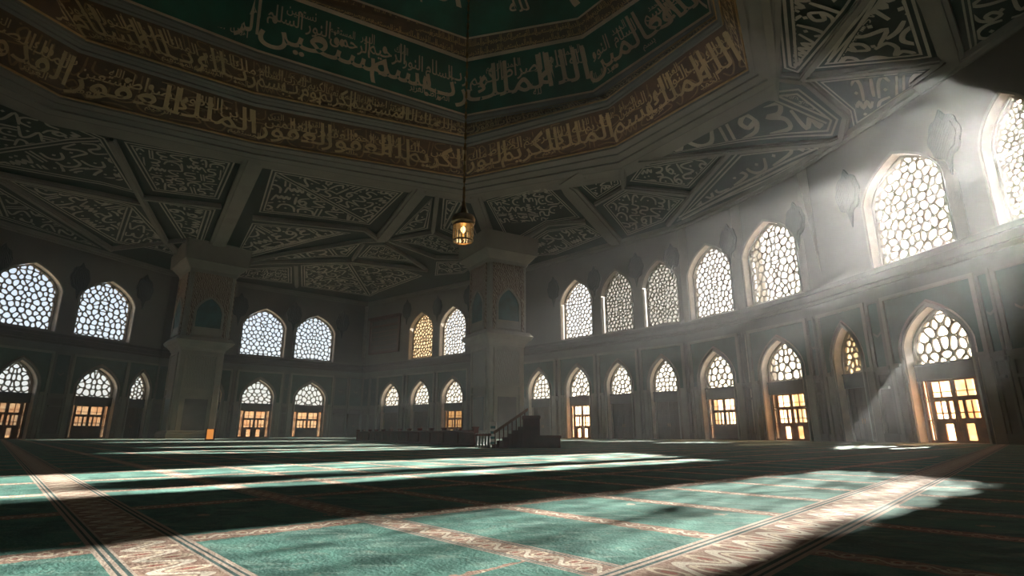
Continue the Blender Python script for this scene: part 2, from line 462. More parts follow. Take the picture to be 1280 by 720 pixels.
# ------------------------------------------------------------------ floor, carpet, ground outside
mb = MB(); allpts = [(p[0], p[1]) for p in PL] + BACK
mb.prism(list(reversed(allpts)), -.4, -.012)
mb.build('floor', M['greystone'], kind='structure')
mb = MB(); c = Vector((-12, 25))
ins = [tuple(c + (Vector(p) - c) * .992) for p in allpts]
mb.prism(list(reversed(ins)), -.011, 0.0)
cp = mb.build('prayer_carpet', M['carpet']); tag(cp, 'wall-to-wall green carpet with beige floral bands covering the hall floor', 'carpet')
mb = MB()
k = 40
inner = [(-12 + 62 * math.cos(2*math.pi*i/k), 30 + 70 * math.sin(2*math.pi*i/k), -.45) for i in range(k)]
outer = [(400 * math.cos(2*math.pi*i/k), 400 * math.sin(2*math.pi*i/k), -.45) for i in range(k)]
mb.poly(outer)
mb.build('ground', M['sand'], kind='structure')

# ------------------------------------------------------------------ walls with openings, thickness and reveals
WALLS = []
for fi in range(len(PL) - 1):
    a, d, n, L = facet(fi)
    loc, ang = frame_of(fi, 0)
    sgn = 1 if abs(math.cos(ang) * d.x + math.sin(ang) * d.y - 1) < .01 else -1
    ops = [o for o in OPEN if o['f'] == fi]
    bm = bmesh.new()
    def loop(pts):
        vs = [bm.verts.new((p[0], 0, p[1])) for p in pts]
        return [bm.edges.new((vs[i], vs[(i + 1) % len(vs)])) for i in range(len(vs))]
    x0, x1 = (0, L) if sgn > 0 else (-L, 0)
    # the lower openings reach the floor: leave a 1 cm sill
    E_ = loop([(x0, -.3), (x1, -.3), (x1, 21.2), (x0, 21.2)])
    for o in ops:
        E_ += loop([(sgn * o['s'] + p[0], p[1]) for p in arch(o['w'], max(o['z0'], .005), o['zs'], o['za'])])
    bmesh.ops.triangle_fill(bm, use_beauty=True, use_dissolve=False, edges=E_)
    bm.verts.index_update(); bm.faces.ensure_lookup_table()
    V = [tuple(v.co) for v in bm.verts]; F = [tuple(v.index for v in f.verts) for f in bm.faces]
    mw = MB(); nV = len(V)
    up = [max(V[i][2] for i in f) for f in F]
    for f in F:
        mw.poly([V[i] for i in f], 0)
        mw.poly([(V[i][0], THICK, V[i][2]) for i in reversed(f)], 0)
    for e in bm.edges:
        if len(e.link_faces) == 1:
            p, q = e.verts[0].co, e.verts[1].co
            mw.quad((p.x, 0, p.z), (q.x, 0, q.z), (q.x, THICK, q.z), (p.x, THICK, p.z), 1)
    bm.free()
    w = mw.build('wall_' + FACE_NAMES[fi], [M['plaster'], M['reveal']], loc=loc, rotz=ang, kind='structure')
    w['sgn'] = sgn; WALLS.append(w)
for p in OUTCOL:
    m = MB(); m.lathe([(0, -.45), (.75, -.45), (.75, .2), (.45, .5), (.40, 20.5), (.7, 21), (.7, 21.6), (0, 21.6)], 20)
    m.build('stripe_shade_column', M['stone'], loc=(p.x, p.y, 0), kind='structure')  # added out of view, only for its shadow across the carpet
# plain closing walls behind the camera
pts = [Vector(PL[-1])] + [Vector(p) for p in BACK] + [Vector(PL[0])]
for i in range(len(pts) - 1):
    a, b = pts[i], pts[i + 1]; d = (b - a).normalized(); n = Vector((-d.y, d.x))
    if n.dot((a + b) / 2 - Vector((-12, 25))) < 0: n = -n
    mb = MB(); q = [tuple(a), tuple(b), tuple(b + n * .8), tuple(a + n * .8)]
    mb.prism(q, -.3, 21.2)
    mb.build('wall_' + ['behind_right', 'behind', 'behind_left'][min(2, i // 3)] + ('' if i % 3 == 0 else '_' + ['middle', 'far'][i % 3 - 1]), M['plaster'], kind='structure')

# ------------------------------------------------------------------ upper windows and lower doors
def add_portal(name, loc, ang, w, h):
    l = bpy.data.lights.new(name, 'AREA'); l.shape = 'RECTANGLE'; l.size = w; l.size_y = h; l.cycles.is_portal = True
    o = bpy.data.objects.new(name, l); COL.objects.link(o)
    nrm = Vector((-math.sin(ang), math.cos(ang), 0))      # outwards; the light looks inwards
    o.location = loc; o.rotation_euler = nrm.to_track_quat('Z', 'Y').to_euler()
wi = di = 0
for k, o in enumerate(OPEN):
    fi, w = o['f'], o['w']
    loc, ang = frame_of(fi, o['s'], 0.0)
    nrm = Vector((-math.sin(ang), math.cos(ang)))
    if o['kind'] == 'window':
        wi += 1; root = empty('window_%d' % wi, loc, ang, 'structure')
        out = arch(w - .08, o['z0'] + .04, o['zs'], o['za'] - .04)
        lw = lattice(arch(w - .34, o['z0'] + .14, o['zs'], o['za'] - .16), w / 9.2, .085, .12, 100 + k)
        lo = lw.build('lattice', M['lattice'], root, loc=(0, THICK - .45, 0))
        fr = MB(); arch_band(fr, arch(w - .36, o['z0'] + .12, o['zs'], o['za'] - .18), out, THICK - .55, THICK - .2)
        fr.box((-w/2, THICK - .55, o['z0']), (w/2, THICK - .2, o['z0'] + .2))
        fr.build('window_frame', M['lattice'], root)
        pn = MB(); pn.poly([(p[0], THICK - .26, p[1]) for p in out])
        pn.build('window_pane', M[{'clear': 'glass', 'dim': 'glass_dim', 'warm': 'glass_warm'}[o['style']]], root)
        tr = MB(); arch_band(tr, arch(w + .02, o['z0'], o['zs'], o['za'] + .01), arch(w + .24, o['z0'], o['zs'] + .03, o['za'] + .18), -.10, .02)
        tr.build('window_surround', M['stone'], root)
        if o['style'] != 'dim':
            add_portal('window_daylight', Vector((loc.x + nrm.x * 1.3, loc.y + nrm.y * 1.3, (o['z0'] + o['za']) / 2)), ang, w, o['za'] - o['z0'])
    else:
        di += 1; root = empty('door_%d' % di, loc, ang, 'structure')
        st = o['style']; zl = 4.25; Y = THICK - .45
        lun = arch(w - .30, zl + .05, o['zs'], o['za'] - .14)
        lattice(lun, w / (5.8 if w > 2.6 else 4.6), .085, .12, 300 + k).build('lattice', M['lattice'], root, loc=(0, Y, 0))
        fr = MB(); arch_band(fr, arch(w - .32, zl, o['zs'], o['za'] - .16), arch(w - .02, zl, o['zs'], o['za'] - .01), Y - .1, Y + .2)
        for sx in (-1, 1):
            fr.box((min(sx*w/2, sx*(w/2 - .16)), Y - .1, 0), (max(sx*w/2, sx*(w/2 - .16)), Y + .2, zl + .1))
        fr.build('door_frame', M['lattice'], root)
        pn = MB(); pn.poly([(p[0], Y + .2, p[1]) for p in arch(w - .1, zl, o['zs'], o['za'] - .05)])
        pn.build('fanlight_pane', M['glass' if st not in ('narrow',) and k not in (13 + 3,) else 'glass_warm'], root)
        bmb = MB(); bmb.box((-w/2, Y - .18, zl - .85), (w/2, Y + .25, zl + .08)); bmb.box((-w/2, Y - .24, zl - .02), (w/2, Y + .25, zl + .10))
        bmb.build('transom_beam', M['beam'], root, bevel=.02)
        zt = zl - .85
        if st in ('amber', 'half'):
            iw = w / 2 - .16; side = iw * .26
            gl = MB(); fb = MB()
            # frame members
            def bar(x0, x1, z0, z1, dy=.0): fb.box((min(x0, x1), Y - .06 - dy, z0), (max(x0, x1), Y + .1 + dy, z1))
            for sx in (-1, 1):
                bar(sx * iw, sx * (iw - .07), 0, zt); bar(sx * (iw - side), sx * (iw - side + .12), 0, zt)
                for zz in (.12, zt * .30, zt * .36, zt * .66, zt * .72): bar(sx * (iw - side), sx * iw, zz - .03, zz + .03)
                bar(sx * (iw - side * .5) - .015, sx * (iw - side * .5) + .015, 0, zt)
                bar(sx * (iw - side), sx * iw, 0, .12)
            fb.build('side_light_frame', M['wood_frame'], root)
            leafw = iw - side
            for sx in (-1, 1):
                lf = MB()
                def b2(x0, x1, z0, z1): lf.box((min(sx*x0, sx*x1), Y - .05, z0), (max(sx*x0, sx*x1), Y + .07, z1))
                b2(.01, .13, 0, zt); b2(leafw - .10, leafw, 0, zt)
                b2(.0, leafw, zt - .1, zt); b2(0, leafw, zt * .655, zt * .725); b2(0, leafw, zt * .30, zt * .38); b2(0, leafw, 0, .14)
                b2(.13, leafw - .1, zt * .80, zt * .81)
                for q in range(1, 3): b2(.13 + (leafw - .23) * q / 3 - .012, .13 + (leafw - .23) * q / 3 + .012, zt * .38, zt * .655)
                b2(leafw * .3, leafw * .3 + .14, zt * .38, zt * .655); b2(.13, leafw - .1, zt * .46, zt * .475)
                if k % 2 == 0: b2(0, leafw, .1, zt * .32)
                else: b2(leafw * .62, leafw, .1, zt * .32); b2(.13, leafw*.25, .1, zt*.32)
                b2(leafw * .55, leafw * .55 + .03, zt * .725, zt)
                leaf = lf.build('door_leaf', M['wood_frame' if k % 2 else 'wood_dark'], root)
                hd = MB(); hd.tube((sx * .07, Y - .12, zt * .33), (sx * .07, Y - .12, zt * .42), .02); hd.build('door_handle', M['brass'], leaf)
            gl.box((-iw, Y + .01, 0), (iw, Y + .03, zt)); gl.build('door_pane', M['amber' if st == 'amber' else 'glass_warm'], root)
        else:
            for sx in (-1, 1):
                lf = MB(); hw = w / 2 - .16
                x0, x1 = (0.01, hw) if sx > 0 else (-hw, -.01)
                lf.box((x0, Y, 0), (x1, Y + .1, zt))
                for (za_, zb_) in ((.15, zt * .33), (zt * .38, zt * .64), (zt * .69, zt - .12)):
                    for (ux0, ux1) in ((.1, .47), (.53, .9)):
                        lf.box((x0 + (x1 - x0) * ux0, Y - .04, za_), (x0 + (x1 - x0) * ux1, Y, zb_))
                leaf = lf.build('door_leaf', M['wood_dark'], root, bevel=.015)
                hd = MB(); hd.tube((sx * .1, Y - .12, zt * .33), (sx * .1, Y - .12, zt * .42), .02); hd.build('door_handle', M['brass'], leaf)
        tr = MB(); arch_band(tr, arch(w + .02, 0, o['zs'], o['za'] + .01), arch(w + .26, 0, o['zs'] + .03, o['za'] + .2), -.12, .02)
        arch_band(tr, arch(w + .24, 0, o['zs'] + .03, o['za'] + .18), arch(w + .36, 0, o['zs'] + .04, o['za'] + .28), -.19, .02)
        tr.build('door_surround', M['frame_stone'], root)
        if st != 'narrow':
            add_portal('door_daylight', Vector((loc.x + nrm.x * 1.3, loc.y + nrm.y * 1.3, 5.8)), ang, w, 3.2)

# ------------------------------------------------------------------ lower wall dressing: panels, strips, pilasters
for fi in range(len(PL) - 1):
    w_ob = WALLS[fi]; sgn = w_ob['sgn']; a, d, n, L = facet(fi)
    ops = sorted([o for o in OPEN if o['f'] == fi and o['kind'] == 'door'], key=lambda o: o['s'])
    edges = [(o['s'] - o['w'] / 2, o['s'] + o['w'] / 2) for o in ops]
    X = lambda s: sgn * s
    zt = 8.75
    # grey stone dado skin around the openings, a shallow slab with arch-shaped gaps is built from strips
    for o in ops:
        hw = o['w'] / 2 + .33; sc = X(o['s']); gap = .40
        # spandrel panel: green, between the arch and its rectangular frame
        out = arch(2 * hw, 4.4, o['zs'] + .05, o['za'] + .45, 8)
        top = 8.35; sp = MB(); wd = hw + gap
        right = out[2:11]
        pr = [(hw, 4.4)] + right
        for sx in (-1, 1):
            for p, q in zip(pr[:-1], pr[1:]):
                A, B = (sx * p[0], -.06, p[1]), (sx * q[0], -.06, q[1])
                C_, D_ = (sx * wd if q[1] < top else sx * wd, -.06, q[1]), (sx * wd, -.06, p[1])
                sp.quad(*( (A, D_, C_, B) if sx > 0 else (A, B, C_, D_)))
            ap = right[-1]
            sp.quad((0, -.06, ap[1]), (sx * wd, -.06, ap[1]), (sx * wd, -.06, top), (0, -.06, top))
        sp.build('spandrel_panel', M['green_panel'], w_ob, loc=(sc, 0, 0))
        fr = MB()
        for sx in (-1, 1):
            x0, x1 = sorted((sx * (wd - .02), sx * (wd + .22)))
            fr.box((x0, -.20, 0), (x1, .02, top + .22))
            fr.box((x0 - .05, -.26, 0), (x1 + .05, .02, .45))
            xx = sorted((sx * hw, sx * (wd - .02)))
            fr.box((xx[0], -.10, 0), (xx[1], .02, 4.3))
            fr.box((xx[0] - .03, -.22, 4.25), (xx[1] + .03, .02, 4.5))
        fr.box((-wd - .22, -.20, top), (wd + .22, .02, top + .22))
        fr.build('arch_frame', M['frame_stone'], w_ob, loc=(sc, 0, 0))
    # pilasters between neighbouring frames
    ends = [0.0] + [v for e in edges for v in (e[0] - .95, e[1] + .95)] + [L]
    for q in range(0, len(ends), 2):
        s0, s1 = ends[q], ends[q + 1]
        if s1 - s0 < .12: continue
        if s1 - s0 > 3.0:      # a wide stretch of plain wall near a corner: split into two pilasters' worth of panelling
            segs = [(s0, s0 + (s1 - s0) / 2), (s0 + (s1 - s0) / 2, s1)]
        else: segs = [(s0, s1)]
        for (u0, u1) in segs:
            u0 += .04; u1 -= .04; x0, x1 = sorted((X(u0), X(u1))); ww = x1 - x0
            e = min(.22, ww * .2)
            pl = MB()
            pl.box((x0, -.16, 0), (x0 + e, .02, 8.57)); pl.box((x1 - e, -.16, 0), (x1, .02, 8.57))
            pl.box((x0, -.16, 8.35), (x1, .02, 8.57)); pl.box((x0, -.24, 0), (x1, .02, .5))
            pl.box((x0 - .0, -.26, 4.15), (x1 + .0, .02, 4.42)); pl.box((x0 + .1, -.2, 3.95), (x1 - .1, .02, 4.15))
            pl.box((x0 + e + .05, -.26, 3.1), (x1 - e - .05, .02, 3.25)); 
            pp = pl.build('pilaster', M['greystone'], w_ob)
            if ww > .5:
                g = MB(); g.box((x0 + e, -.08, 4.42), (x1 - e, .01, 8.35)); g.build('tile_panel', M['teal_panel'], w_ob)
                c0 = (x0 + x1) / 2; r = min(.3, (ww / 2 - e) * .8)
                dd = MB()
                for (sa, sb) in (((-1, .6), (0, -.2)), ((0, -.2), (1, .6))):
                    dd.quad((c0 + sa[0]*r, -.10, 6.4 + sa[1]*r), (c0 + sb[0]*r, -.10, 6.4 + sb[1]*r), (c0 + sb[0]*r, -.10, 6.25 + sb[1]*r), (c0 + sa[0]*r, -.10, 6.25 + sa[1]*r))
                dd.build('tile_motif', M['greystone'], w_ob)
                g = MB(); g.box((x0 + e, -.08, .5), (x1 - e, .01, 3.95)); g.build('stone_panel', M['dark_panel'], w_ob)
    sk = MB(); # frieze between the panels and the cornice
    x0, x1 = (0, L) if sgn > 0 else (-L, 0)
    sk.box((x0, -.12, 8.57), (x1, .02, 8.95)); sk.box((x0, -.05, 8.95), (x1, .02, 9.35))
    sk.build('frieze', M['greystone'], w_ob)
    sk = MB(); b0 = len(sk.v)
    for (lo, hi, pr_) in ((9.3, 9.55, .22), (9.55, 10.0, .42), (10.0, 10.3, .62)):
        sk.box((x0, -pr_, lo), (x1, .02, hi))
    sk.build('ledge_cornice', M['cornice'], w_ob)
    sk = MB(); sk.box((x0, -.12, 19.55), (x1, .02, 19.8)); sk.box((x0, -.3, 19.8), (x1, .02, 20.15))
    sk.build('upper_cornice', M['rib'], w_ob)

# ------------------------------------------------------------------ ceiling: rings of the dome and the vault around it
RING = {   # px of the seven visible corners, height
 0: ([(-90, 70), (60, 138), (320, 195), (583, 241), (775, 207), (968, 100), (948, -60)], 24.0),
 1: ([(-90, 34), (75, 120), (320, 178), (583, 222), (770, 182), (936, 87), (909, -60)], 24.3),
 2: ([(-60, -30), (100, 62), (320, 130), (583, 181), (760, 132), (903, 28), (886, -60)], 25.6),
 3: ([(-50, -42), (107, 50), (320, 117), (583, 171), (758, 125), (897, 24), (881, -60)], 25.8),
 4: ([(-70, -80), (60, -22), (320, 72), (583, 152), (748, 121), (894, 20), (879, -60)], 27.0),
 5: ([(-75, -90), (70, -32), (320, 64), (583, 145), (742, 115), (890, 16), (873, -60)], 27.3),
 6: ([(-80, -150), (80, -100), (330, -16), (583, 75), (728, 46), (840, -30), (838, -110)], 31.0),
 7: ([(-80, -178), (80, -130), (345, -36), (583, 47), (722, 22), (815, -50), (812, -125)], 32.0),
}
HID = [(15, 12), (4, 0), (-14, -3), (-30, 6)]
DC = Vector((-6, 21))
RP = {}
for k, (px, z) in RING.items():
    pts = [at_z(x, y, z) for x, y in px]
    shr = 1 - .035 * k
    pts += [Vector((DC.x + (hx - DC.x) * shr, DC.y + (hy - DC.y) * shr, z)) for hx, hy in HID]
    RP[k] = pts
RP[8] = [Vector((DC.x + (p.x - DC.x) * .55, DC.y + (p.y - DC.y) * .55, 36.5)) for p in RP[7]]
NR = 11
mb = MB()
MATS = {0: 3, 1: 0, 2: 3, 3: 0, 4: 3, 5: 2, 6: 0, 7: 2}
for k in range(8):
    for j in range(NR):
        a, b = RP[k][j], RP[k][(j + 1) % NR]; c_, d_ = RP[k+1][(j + 1) % NR], RP[k+1][j]
        mb.quad(a, b, c_, d_, MATS[k])
mb.poly([Vector((p.x, p.y, p.z)) for p in RP[8]], 2)
dome = mb.build('dome', [M['gold_ground'], M['gold_line'], M['dome_green'], M['frame_grey']], kind='structure')

# vault surface between ring 0 and the top of the walls
def W3(i): return Vector((PL[i][0], PL[i][1], Z_TOP))
def wall_top(px, py):
    k, s, z = hit(px, py); a, d, n, L = facet(k); p = a + d * s
    return Vector((p.x, p.y, Z_TOP))
r0 = RP[0]
wmid = lambda i, t: W3(i).lerp(W3(i + 1), t)
ring_seq = [r0[0], r0[1], r0[2], r0[3], r0[3], r0[4], r0[5], r0[5], r0[6]]
W_seq = [W3(0), wmid(0, .66), W3(1), W3(2), W3(3), wmid(3, .74), W3(5), W3(6), W3(7)]
mid_seq = [[], [], [], [], [], [W3(4)], [], [], []]
vm = MB()
for i in range(len(ring_seq) - 1):
    a, b = ring_seq[i], ring_seq[i + 1]; p, q = W_seq[i], W_seq[i + 1]
    if i == 5:
        vm.poly([a, p, W3(4)]); vm.poly([a, W3(4), b]); vm.poly([b, W3(4), q]); continue
    if (a - b).length < .01: vm.poly([a, p, q]); continue
    vm.poly([a, p, q]); vm.poly([a, q, b])
back3 = [Vector((x, y, Z_TOP)) for x, y in [PL[8]] + BACK + [PL[0]]]
rb = [r0[6]] + r0[7:] + [r0[0]]
vm.poly([r0[6], W3(7), W3(8)])
jj = 0
for i in range(len(back3) - 1):
    tj = min(len(rb) - 1, int(round((i + 1) * (len(rb) - 1) / (len(back3) - 1))))
    vm.poly([rb[jj], back3[i], back3[i + 1]])
    while jj < tj: vm.poly([rb[jj], back3[i + 1], rb[jj + 1]]); jj += 1
ceiling = vm.build('ceiling', M['ceil_ground'], kind='structure')
fm = MB()
ringq = [(a, b, p, q) for a, b, p, q in zip(ring_seq[:-1], ring_seq[1:], W_seq[:-1], W_seq[1:])]
def outw(a, p, dist): return a + (p - a).normalized() * dist
for a, b, p, q in ringq:
    for d0, d1, off in ((0, .9, .30), (.9, 1.5, .20)):
        A, B, C_, D_ = outw(a, p, d0), outw(b, q, d0), outw(b, q, d1), outw(a, p, d1); dn = Vector((0, 0, -off))
        fm.quad(A + dn, B + dn, C_ + dn, D_ + dn); fm.quad(D_, C_, C_ + dn, D_ + dn)
fm.build('ring_frame', M['rib'], ceiling)
tree = BVHTree.FromPolygons([Vector(v) for v in vm.v], vm.f)
def on_vault(x, y):
    r = ray(x, y).normalized(); h = tree.ray_cast(Vector((0, 0, EYE)), r)
    if h[0] is None:
        n = tree.find_nearest(Vector((0, 0, EYE)) + r * 45); return n[0], n[1]
    return h[0], h[1]
# opaque shell over it all
mb = MB(); big = [(-64, -30), (36, -30), (36, 96), (-64, 96)]
mb.prism(big, 42, 42.6); mb.build('ceiling_roof', M['frame_grey'], kind='structure')

# ------------------------------------------------------------------ Arabic lettering
FORMS = {'ا': (0xFE8D, 0xFE8E), 'ب': (0xFE8F, 0xFE90, 0xFE91, 0xFE92), 'ت': (0xFE95, 0xFE96, 0xFE97, 0xFE98), 'ج': (0xFE9D, 0xFE9E, 0xFE9F, 0xFEA0),
 'ح': (0xFEA1, 0xFEA2, 0xFEA3, 0xFEA4), 'خ': (0xFEA5, 0xFEA6, 0xFEA7, 0xFEA8), 'د': (0xFEA9, 0xFEAA), 'ذ': (0xFEAB, 0xFEAC), 'ر': (0xFEAD, 0xFEAE),
 'ز': (0xFEAF, 0xFEB0), 'س': (0xFEB1, 0xFEB2, 0xFEB3, 0xFEB4), 'ش': (0xFEB5, 0xFEB6, 0xFEB7, 0xFEB8), 'ص': (0xFEB9, 0xFEBA, 0xFEBB, 0xFEBC),
 'ض': (0xFEBD, 0xFEBE, 0xFEBF, 0xFEC0), 'ط': (0xFEC1, 0xFEC2, 0xFEC3, 0xFEC4), 'ع': (0xFEC9, 0xFECA, 0xFECB, 0xFECC), 'غ': (0xFECD, 0xFECE, 0xFECF, 0xFED0),
 'ف': (0xFED1, 0xFED2, 0xFED3, 0xFED4), 'ق': (0xFED5, 0xFED6, 0xFED7, 0xFED8), 'ك': (0xFED9, 0xFEDA, 0xFEDB, 0xFEDC), 'ل': (0xFEDD, 0xFEDE, 0xFEDF, 0xFEE0),
 'م': (0xFEE1, 0xFEE2, 0xFEE3, 0xFEE4), 'ن': (0xFEE5, 0xFEE6, 0xFEE7, 0xFEE8), 'ه': (0xFEE9, 0xFEEA, 0xFEEB, 0xFEEC), 'و': (0xFEED, 0xFEEE), 'ي': (0xFEF1, 0xFEF2, 0xFEF3, 0xFEF4),
 'ى': (0xFEEF, 0xFEF0)}
def shape(word):
    out = []
    for i, ch in enumerate(word):
        f = FORMS[ch]; prev = i > 0 and len(FORMS[word[i-1]]) == 4; nxt = i < len(word) - 1 and len(f) == 4
        idx = (3 if nxt else 1) if prev else (2 if nxt else 0)
        out.append(chr(f[idx]))
    return ''.join(reversed(out))
WORDS = ['بسم', 'الله', 'الرحمن', 'الرحيم', 'الحمد', 'لله', 'رب', 'العالمين', 'ملك', 'يوم', 'الدين', 'نعبد', 'نستعين', 'اهدنا', 'الصراط', 'المستقيم', 'الملك', 'القدوس', 'السلام', 'العزيز', 'الكريم', 'الغفور', 'النور']
def word_mesh(word, bold):
    c = bpy.data.curves.new('w', 'FONT'); c.body = shape(word); c.resolution_u = 2; c.offset = bold; c.size = 1.0
    o = bpy.data.objects.new('w', c); me = o.to_mesh()
    V = np.array([v.co[:2] for v in me.vertices]) if len(me.vertices) else np.zeros((0, 2))
    F = [tuple(p.vertices) for p in me.polygons]
    o.to_mesh_clear(); bpy.data.objects.remove(o); bpy.data.curves.remove(c)
    if len(V):
        V[:, 0] -= V[:, 0].min()
        y = V[:, 1]; y = np.where(y > .32, .32 + (y - .32) * 1.7, y)      # tall ascenders
        y0, y1 = -.30, 1.12
        V[:, 1] = np.clip((y - y0) / (y1 - y0), 0, 1)
        V[:, 0] *= .66
    return V, F
LIB = {b: [m for m in (word_mesh(w, b) for w in WORDS) if len(m[0])] for b in (.012, .036)}
def fill_rect(L, H, rows, seed, bold=.012, overlap=.16, second=True):
    """lettering in a flat L x H field -> verts (u,v in metres), faces"""
    rnd = random.Random(seed); V = []; F = []; n = 0
    rh = H / rows
    for r in range(rows):
        for layer in ((0, 1, 2) if second is True else (0, 1) if second else (0,)):
            x = layer * rh * .3 * rnd.random(); start = len(V)
            while x < L * .999:
                v, f = rnd.choice(LIB[bold]); sc = rh * (1.0 if layer == 0 else rnd.uniform(.42, .55) if layer == 1 else rnd.uniform(.2, .3)); wd = v[:, 0].max() * sc
                yo = 0 if layer == 0 else rh * rnd.uniform(.42, .5) if layer == 1 else rh * rnd.choice((rnd.uniform(0, .08), rnd.uniform(.66, .74)))
                if x + wd > L:
                    if (L - x) < .55 * wd: break
                P = v * sc; P[:, 0] += x; P[:, 1] += r * rh + yo
                V.append(P); F += [tuple(i + n for i in q) for q in f]; n += len(v)
                xe = x + wd
                x += wd * (1 - overlap) + (.02 if layer == 0 else (rnd.uniform(.0, .25) if layer == 1 else rnd.uniform(.1, .5))) * rh
            if len(V) > start and layer < 2:
                for q_ in range(start, len(V)): V[q_][:, 0] *= L / xe
    return (np.concatenate(V) if V else np.zeros((0, 2))), F
STROKES = [  # pen strokes of the knotted vault script: (width, polylines, dots)
 (.22, [[(.1, .02), (.12, .5), (.06, .98)]], []),
 (.95, [[(0, .78), (.04, .32), (.35, .06), (.75, .12), (.98, .55)]], [(.5, .45)]),
 (.62, [[(.9, .55), (.55, .82), (.25, .58), (.5, .36), (.88, .55), (.75, .2), (.1, .0)]], [(.2, .85)]),
 (1.05, [[(1, .97), (.25, .80), (.80, .46), (.86, .2), (.0, .06)]], [(.3, .4)]),
 (.55, [[(.85, .98), (.82, .35), (.5, .04), (.08, .3)]], [(.4, .62)]),
 (1.15, [[(0, .15), (.08, .45), (.2, .12), (.34, .45), (.48, .12), (.62, .45), (.76, .1), (1, .72)]], [(.3, .75), (.55, .78)]),
 (.72, [[(.92, .9), (.35, .9), (.4, .62), (.85, .56), (.25, .44), (.12, .14), (.85, .03)]], []),
 (.40, [[(.15, .02), (.30, .97)], [(.70, .02), (.85, .97)]], []),
 (.85, [[(.05, .95), (.1, .5), (.5, .35), (.9, .5), (.95, .95)], [(0, .1), (.5, .16), (1, .05)]], [(.5, .7)]),
 (.70, [[(.1, .1), (.85, .15), (.9, .45), (.3, .5), (.2, .8), (.9, .92)]], []),
]
def smooth_line(pts, k=4):
    P = [np.array(p, float) for p in pts]
    if len(P) < 3: return P
    Q = [2 * P[0] - P[1]] + P + [2 * P[-1] - P[-2]]; out = []
    for i in range(1, len(Q) - 2):
        for j in range(k):
            t = j / k; a, b, c, d = Q[i-1], Q[i], Q[i+1], Q[i+2]
            out.append(.5 * (2*b + (c - a)*t + (2*a - 5*b + 4*c - d)*t*t + (3*b - a - 3*c + d)*t**3))
    out.append(P[-1]); return out
def knot_fill(L, H, rows, seed, pen=.15):
    rnd = random.Random(seed); V = []; F = []
    rh = H / rows
    for r in range(rows):
        x = -.2 * rh; last = -1
        while x < L:
            k = rnd.randrange(len(STROKES))
            if k == last: continue
            last = k; wd, lines, dots = STROKES[k]; wd *= rh * rnd.uniform(.75, 1.15); hh = rh * rnd.uniform(.92, 1.12); y0 = r * rh - .04 * rh
            sk = rnd.uniform(-.12, .12) * rh; fl = rnd.random() < .25
            def T(p):
                px_, py_ = p
                if fl: px_ = 1 - px_
                return np.array((x + px_ * wd + sk * py_, y0 + py_ * hh))
            for ln in lines:
                Q = smooth_line([T(p) for p in ln]); n = len(Q); b0 = len(V)
                for i in range(n):
                    d = Q[min(i + 1, n - 1)] - Q[max(i - 1, 0)]; d = d / (np.hypot(*d) + 1e-9); nr = np.array((-d[1], d[0]))
                    h_ = pen * rh * .5 * (1.0 - .35 * abs(2 * i / (n - 1) - 1) ** 3)
                    V += [Q[i] + nr * h_, Q[i] - nr * h_]
                for i in range(n - 1): F.append((b0 + 2*i, b0 + 2*i + 1, b0 + 2*i + 3, b0 + 2*i + 2))
            for p in dots:
                c = T(p); r_ = pen * rh * .62; b0 = len(V)
                V += [c + (r_, 0), c + (0, r_), c + (-r_, 0), c + (0, -r_)]; F.append((b0, b0+1, b0+2, b0+3))
            x += wd + pen * rh * rnd.uniform(.5, .95)
    return np.array(V), F
def letter_quad(A, B, C_, D_, rows, seed, mat, name, parent, off=.06, mu=.0, mv=.08, knots=False, second=True):
    """letters over the quad A B (bottom) C D (top)"""
    L = ((B - A).length + (C_ - D_).length) / 2; H = ((D_ - A).length + (C_ - B).length) / 2
    V, F = knot_fill(L, H * (1 - 2 * mv), rows, seed, .085) if knots else fill_rect(L, H * (1 - 2 * mv), rows, seed, second=second)
    V = np.clip(V, 0, [L, H * (1 - 2 * mv)]) if knots else V
    if not len(V): return
    u = V[:, 0:1] / L * (1 - 2 * mu) + mu; v = V[:, 1:2] / H + mv
    a, b, c, d = (np.array(p)[None] for p in (A, B, C_, D_))
    P = (a * (1 - u) + b * u) * (1 - v) + (d * (1 - u) + c * u) * v
    nr = (B - A).cross(D_ - A).normalized(); ctr = (A + B + C_ + D_) / 4
    if nr.dot(Vector((-6, 21, 2)) - ctr) < 0: nr = -nr
    P = P + np.array(nr)[None] * off
    mb = MB(); mb.v = [tuple(p) for p in P]; mb.f = F; mb.m = [0] * len(F)
    return mb.build(name, mat, parent)
def edge_strip(mb, P, Q, wdt, ref, off=.03):
    """a flat strip of width wdt between P and Q, lying towards ref"""
    d = (Q - P).normalized(); t = (ref - P); t = (t - d * t.dot(d)).normalized()
    n = d.cross(t)
    if n.dot(Vector((-6, 21, 2)) - P) < 0: n = -n
    a, b = P + n * off, Q + n * off
    mb.quad(a, b, b + t * wdt, a + t * wdt)
    mb.quad(a, b, Q, P); mb.quad(a + t * wdt, b + t * wdt, Q + t * wdt, P + t * wdt)

